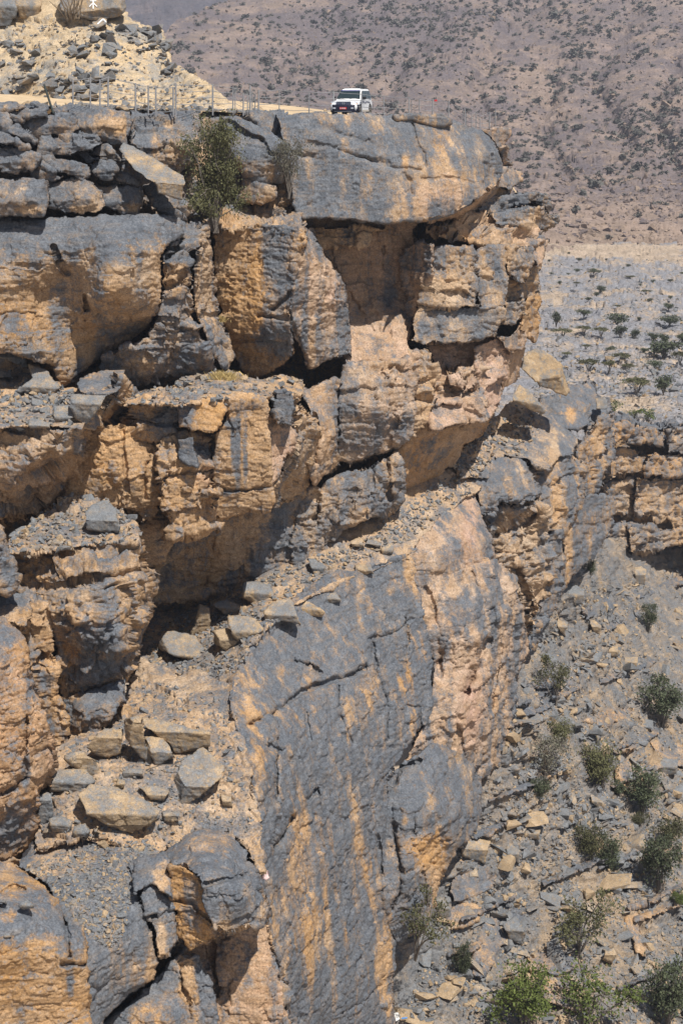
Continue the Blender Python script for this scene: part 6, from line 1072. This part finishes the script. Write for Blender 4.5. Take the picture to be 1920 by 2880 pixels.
for s in (1, -1):
    b0, b1, t0, t1 = (s * .895, -.72, 1.205), (s * .905, 2.16, 1.205), (s * .742, -.12, 1.70), (s * .752, 2.0, 1.70)
    for u0, u1 in ((.03, .34), (.37, .68), (.71, .97)):
        q = [lerp(b0, b1, u0), lerp(b0, b1, u1), lerp(t0, t1, u1 if u1 < .95 else .96), lerp(t0, t1, max(u0, .02))]
        pane('side_window', q if s > 0 else q[::-1], GLASSM, .016)
    q = [(s * .951, -.55, .48), (s * .951, .55, .48), (s * .951, .55, 1.10), (s * .951, -.55, 1.10)]
    for y0, y1 in ((-.78, .28), (.32, 1.22)):
        qd = [(s * .94, y0, .46), (s * .94, y1, .46), (s * .925, y1, 1.08), (s * .925, y0, 1.08)]
        dr = pane('door', qd if s > 0 else qd[::-1], WHITE, .018); bm = boxm(bmesh.new(), s * .955 - .012, s * .955 + .012, y1 - .24, y1 - .06, .93, .965); bm_obj('door_handle', bm, BLACK, dr)
    pane('sill', [(s * .95, -1.0, .34), (s * .95, 1.1, .34), (s * .955, 1.1, .46), (s * .955, -1.0, .46)][::s], DUSTY, .02)
    for y0, y1, z0, z1, w in ((-1.55, -.75, .98, 1.04, .03), (-.75, .1, 1.0, .92, .05), (-.2, .9, .93, 1.02, .035), (.3, 1.5, 1.0, .94, .03), (-1.2, -.4, .93, .99, .025)):
        pane('decal_stripe', [(s * .948, y0, z0), (s * .948, y1, z1 - w), (s * .948, y1, z1), (s * .948, y0, z0 + w)][::s], SILVER, .028)
    # fender bottoms in dark blue, arches, wheels
    pane('front_fender_trim', [(s * .94, -2.05, .40), (s * .945, -1.90, .40), (s * .93, -1.85, .80), (s * .915, -2.1, .80)][::s], NAVY, .03)
    for yw in (-1.42, 1.42):
        bm = bmesh.new(); c0 = [bm.verts.new((s * .962, yw + .47 * math.cos(a), .40 + .47 * math.sin(a))) for a in np.linspace(-.25, math.pi + .25, 18)]
        c1 = [bm.verts.new((s * .80, yw + .47 * math.cos(a), .40 + .47 * math.sin(a))) for a in np.linspace(-.25, math.pi + .25, 18)]
        bm.faces.new(c0)
        for k in range(17): bm.faces.new((c0[k], c1[k], c1[k + 1], c0[k + 1]))
        bm_obj('wheel_arch', bm, BLACK, car)
        wh = empty('wheel', (s * .86, yw, .385), 0, car)
        prof = [(.20, -.11), (.30, -.125), (.365, -.115), (.385, -.07), (.385, .07), (.365, .115), (.30, .125), (.20, .11)]
        nseg = 28; bm = loft([[(x, r_ * math.cos(t), r_ * math.sin(t)) for r_, x in prof] for t in np.linspace(0, 2 * math.pi, nseg, endpoint=False)] + [[(x, r_, 0) for r_, x in prof]], False)
        bmesh.ops.remove_doubles(bm, verts=bm.verts, dist=.001); bm_obj('tyre', bm, TYRE, wh, True)
        bm = bmesh.new(); hub = [bm.verts.new((s * .10, .07 * math.cos(t), .07 * math.sin(t))) for t in np.linspace(0, 2 * math.pi, 24, endpoint=False)]
        rimv = [bm.verts.new((s * .115, .245 * math.cos(t), .245 * math.sin(t))) for t in np.linspace(0, 2 * math.pi, 24, endpoint=False)]
        bk = [bm.verts.new((s * .04, .25 * math.cos(t), .25 * math.sin(t))) for t in np.linspace(0, 2 * math.pi, 24, endpoint=False)]
        bm.faces.new(hub); bm.faces.new(bk)
        for k in range(24):
            if k % 4 != 3: bm.faces.new((hub[k], rimv[k], rimv[(k + 1) % 24], hub[(k + 1) % 24]))
        bm_obj('rim', bm, RIM, wh)
    mb = boxm(bmesh.new(), s * .93, s * 1.17, -.80, -.68, 1.14, 1.33); bm_obj('mirror', mb, BLACK, car, True, .035)
    pane('headlight', [(s * .50, -2.375, .80), (s * .90, -2.21, .82), (s * .90, -2.16, 1.0), (s * .50, -2.32, .985)][::s], LAMP, .03)
    pane('turn_signal', [(s * .76, -2.30, .82), (s * .90, -2.22, .83), (s * .90, -2.20, .88), (s * .76, -2.28, .87)][::s], AMBER, .036)
    bm = boxm(bmesh.new(), s * .62 - .10, s * .62 + .10, -2.46, -2.40, .53, .62); bm_obj('fog_lamp', bm, LAMP, car, False, .015)
    bm = boxm(bmesh.new(), s * .62 - .04, s * .62 + .04, .0, 1.8, 1.86, 1.89); bm_obj('roof_rail', bm, BLACK, car)
def bumper_ring(z, k=1.0): return [(-.95 * k, -1.95, z), (-.93 * k, -2.22, z), (-.72 * k, -2.43, z), (0, -2.47, z), (.72 * k, -2.43, z), (.93 * k, -2.22, z), (.95 * k, -1.95, z)]
bm_obj('bumper', loft([bumper_ring(.30, .93), bumper_ring(.36, .99), bumper_ring(.62), bumper_ring(.76), bumper_ring(.80, .98)]), NAVY, car, True)
pane('bumper_guard', [(-.6, -2.452, .345), (.6, -2.452, .345), (.6, -2.462, .385), (-.6, -2.462, .385)], CHROME, .015)
gr = pane('grille', [(-.50, -2.36, .79), (.50, -2.36, .79), (.48, -2.32, 1.0), (-.48, -2.32, 1.0)], NAVY, .035)
for k in range(7):
    x = -.39 + .13 * k; pane('grille_bar', [(x - .014, -2.395, .81), (x + .014, -2.395, .81), (x + .014, -2.37, .975), (x - .014, -2.37, .975)], CHROME, .014, gr)
bm = bmesh.new()
for a, b in ((.11, .075), (.045, .07)):
    rv = [[bm.verts.new((rx * math.cos(t), -2.42 + .1 * (zz + .03), .90 + rz_ * math.sin(t))) for t in np.linspace(0, 2 * math.pi, 20, endpoint=False)] for rx, rz_, zz in ((a, b, 0), (a - .018, b - .018, 0))]
    for k in range(20): bm.faces.new((rv[0][k], rv[0][(k + 1) % 20], rv[1][(k + 1) % 20], rv[1][k]))
bm_obj('emblem', bm, CHROME, gr)
np_ = boxm(bmesh.new(), -.24, .24, -2.50, -2.475, .505, .645); plate = bm_obj('number_plate', np_, RED, car)
bm = bmesh.new()
for x0, segs in ((-.20, ((0, .03), (.10, .02), (.05, .02))), (-.08, ((0, 0),)), (-.02, ((0, 0), (.05, .03))), (.06, ((0, .02),)), (.12, ((0, .01), (.05, .01)))):
    boxm(bm, x0, x0 + .022, -2.505, -2.5005, .535, .615)
    for dx, _ in segs: boxm(bm, x0 + .022, x0 + .055, -2.505, -2.5005, .535 + dx * .6, .552 + dx * .6)
bm_obj('plate_lettering', bm, PRINT, plate)
for s in (-.45, .1):
    bm = bmesh.new(); v, q = tube([(s, -1.03, 1.19), (s + .5, -.93, 1.255)], .012, .01); vs_ = [bm.verts.new(p) for p in v]; [bm.faces.new([vs_[k] for k in f]) for f in q]; bm_obj('wiper', bm, BLACK, car)
boulder('stone', [(908, 305), (914, 300), (920, 306), (925, 318), (912, 318), (909, 312)], [((.2, -.6, .75), 915, 309, 0)], 'small yellow stone on the road edge in front of the car', D=99.5, pat=0, warm=.8, T=.4)

# ------------------------------------------------------------------ fence, leaning post, litter
STEEL = mottled('galvanised_steel', (0.21, 0.21, 0.22), (0.32, 0.32, 0.32), 6, .5); DARKP = simple('dark_painted_post', (0.035, 0.045, 0.04), .6)
def fence(posts, label, strands, wire_end=None):
    f = tag(empty('wire_fence', unproj(posts[0][0], posts[0][2], posts[0][3])), label, 'fence')
    inv = Matrix.Translation(-f.location)
    tops, bots = [], []
    for x, yt, yb, D, w in posts:
        b = unproj(x, yb, D); t = unproj(x + (0 if w < 5 else 0), yt, D); 
        b = b + (b - t) * .12
        v, q = tube([b, t], w * D / F / 2, w * D / F / 2, 6); o = link('post', mesh_np('post', v, q), STEEL, f); o.matrix_parent_inverse = inv
        tops.append(t); bots.append(unproj(x, yb, D))
    for k in range(strands):
        u = .97 - .88 * k / max(1, strands - 1); pts = []
        for n, (a, b) in enumerate(zip(tops, bots)):
            p = b + (a - b) * u
            if pts: pts.append((pts[-1] + p) / 2 - np.array([0, 0, .025 + .02 * ((n * 7 + k * 3) % 3)]))
            pts.append(p)
        v, q = tube(pts, .018, .018, 4); o = link('wire', mesh_np('wire', v, q), STEEL, f); o.matrix_parent_inverse = inv
def fd(x): return float(np.interp(x, [150, 210, 310, 490, 660, 785, 940, 1080, 1220, 1310, 1400], [85.5, 86.4, 88, 91.4, 94.6, 96.8, 97.6, 99.8, 103, 105.8, 108.6]))
fence([(x, a, b, fd(x), w) for x, a, b, w in ((205, 222, 291, 4.5), (254, 216, 296, 4.5), (281, 222, 300, 4.5), (304, 213, 300, 5), (381, 232, 305, 5), (417, 239, 313, 4.5), (438, 240, 319, 5), (487, 243, 319, 5), (494, 236, 319, 5.5), (598, 235, 314, 5), (655, 244, 309, 4), (661, 245, 309, 3), (684, 261, 318, 4), (696, 262, 318, 3), (703, 240, 319, 5.5))], 'wire fence with thin steel posts along the rim in front of the bank', 5)
fence([(x, a, b, fd(x) + (2 if k % 2 else 0), w) for k, (x, a, b, w) in enumerate(((709, 254, 319, 3), (717, 262, 319, 3), (727, 252, 319, 4.5), (785, 250, 312, 3), (869, 256, 315, 3.5), (937, 256, 318, 6), (1017, 262, 323, 3.5), (1079, 268, 323, 3), (1150, 271, 325, 3.5), (1157, 276, 325, 2.5), (1179, 278, 326, 2.5), (1216, 278, 328, 3.5), (1261, 283, 336, 3.5), (1302, 306, 354, 2.5), (1307, 306, 356, 3), (1311, 314, 356, 2.5), (1326, 318, 358, 2.5), (1338, 312, 359, 3), (1349, 325, 360, 2.5), (1376, 313, 361, 4), (1393, 306, 360, 3)))], 'wire fence with sparse thin posts beside the car along the slab', 4)
p = unproj(1221, 284, fd(1221) - .1)
tag(bm_obj('red_tag', boxm(bmesh.new(), 0, .2, 0, .02, 0, .12), RED, None), 'tiny red rag tied to the fence wire right of the car', 'rag').location = p
b, t = unproj(150, 318, 85.6), unproj(124, 236, 85.9)
v, q = tube([b, t], .075, .065, 4); tag(link('leaning_post', mesh_np('leaning_post', v, q), DARKP), 'dark post leaning to the left at the start of the fence', 'post')
# painted signs on the boulders of the bank
def mark(parent, strokes, D, name):
    vs_, qs_ = [], []
    for (x0, y0), (x1, y1), w in strokes:
        a, b = np.array([x0, y0], float), np.array([x1, y1], float); d = b - a; n = np.array([-d[1], d[0]]) / np.hypot(*d) * w / 2
        k = len(vs_)
        for c in (a - n, a + n, b + n, b - n): vs_.append(ray_to(parent, c[0], c[1], D))
        qs_.append([k, k + 1, k + 2, k + 3])
    me = mesh_np(name, np.array(vs_) - np.array(parent.location), np.array(qs_), smooth=False)
    return link(name, me, PRINT, parent)
def ray_to(ob, x, y, D):
    bpy.context.view_layer.update()
    d = Vector(unproj(x, y, 1.0)); d.normalize()
    ok, loc, nn, _ = ob.ray_cast(-Vector(ob.location), d)
    P = np.array(loc) + np.array(ob.location) if ok else unproj(x, y, D)
    return P - np.array(d) * .05
mark(BIG, [((262, -2), (262, 23), 2.8), ((262, 6), (251, 17), 2.6), ((262, 6), (273, 17), 2.6), ((253, 1), (271, 1), 2.4)], 114.5, 'painted_mark')
ST2 = [o for o in bpy.data.objects if o.get('label', '').startswith('grey stone with a white painted')][0]
mark(ST2, [((274, 66), (290, 52), 3.5), ((290, 52), (298, 60), 3)], 114, 'painted_stripe')
# litter
def rag(n, sx, sz, seed):
    u, w = np.meshgrid(np.linspace(0, 1, n), np.linspace(0, 1, n)); P = np.stack([u * sx, 0 * u, w * sz], -1).reshape(-1, 3)
    d = fbm(np.stack([u.ravel() * 3, w.ravel() * 3, np.full(n * n, seed)], 1), 3); d2 = fbm(np.stack([u.ravel() * 3, w.ravel() * 3, np.full(n * n, seed + 9.)], 1), 2)
    P[:, 1] += .12 * d; P[:, 0] += .10 * d2; P[:, 2] += .08 * d
    i = np.arange(n * n).reshape(n, n); return P, np.stack([i[:-1, :-1], i[:-1, 1:], i[1:, 1:], i[1:, :-1]], -1).reshape(-1, 4)
v, q = rag(9, .38, .5, 1.5); tag(link('plastic_bag', mesh_np('plastic_bag', v, q), simple('pale_pink_plastic', (.72, .55, .53), .5), None, unproj(733, 2474, 62.0)), 'crumpled pale pink plastic bag caught at the rim of the lower ledge', 'litter')
p = at_surface('scree', 1112, 2862)
v, q = rag(9, .55, .4, 4.5); tag(link('plastic_bag', mesh_np('plastic_bag', v, q), simple('white_plastic', (.75, .74, .7), .5), None, p + [-.3, -.5, .15]), 'crumpled white plastic bag at the foot of the cliff', 'litter')
v, q = tube([(0, 0, 0), (.05, 0, 0), (.07, 0, 0), (.3, .02, .02), (.34, .02, .02), (.38, .02, .02)], .05, .05, 8)
v[:8] *= 1; o = tag(link('plastic_bottle', mesh_np('plastic_bottle', v, q), simple('blue_plastic', (.08, .25, .55), .3), None, p + [.35, -.5, .2]), 'small blue plastic bottle beside the white bag at the cliff foot', 'litter')
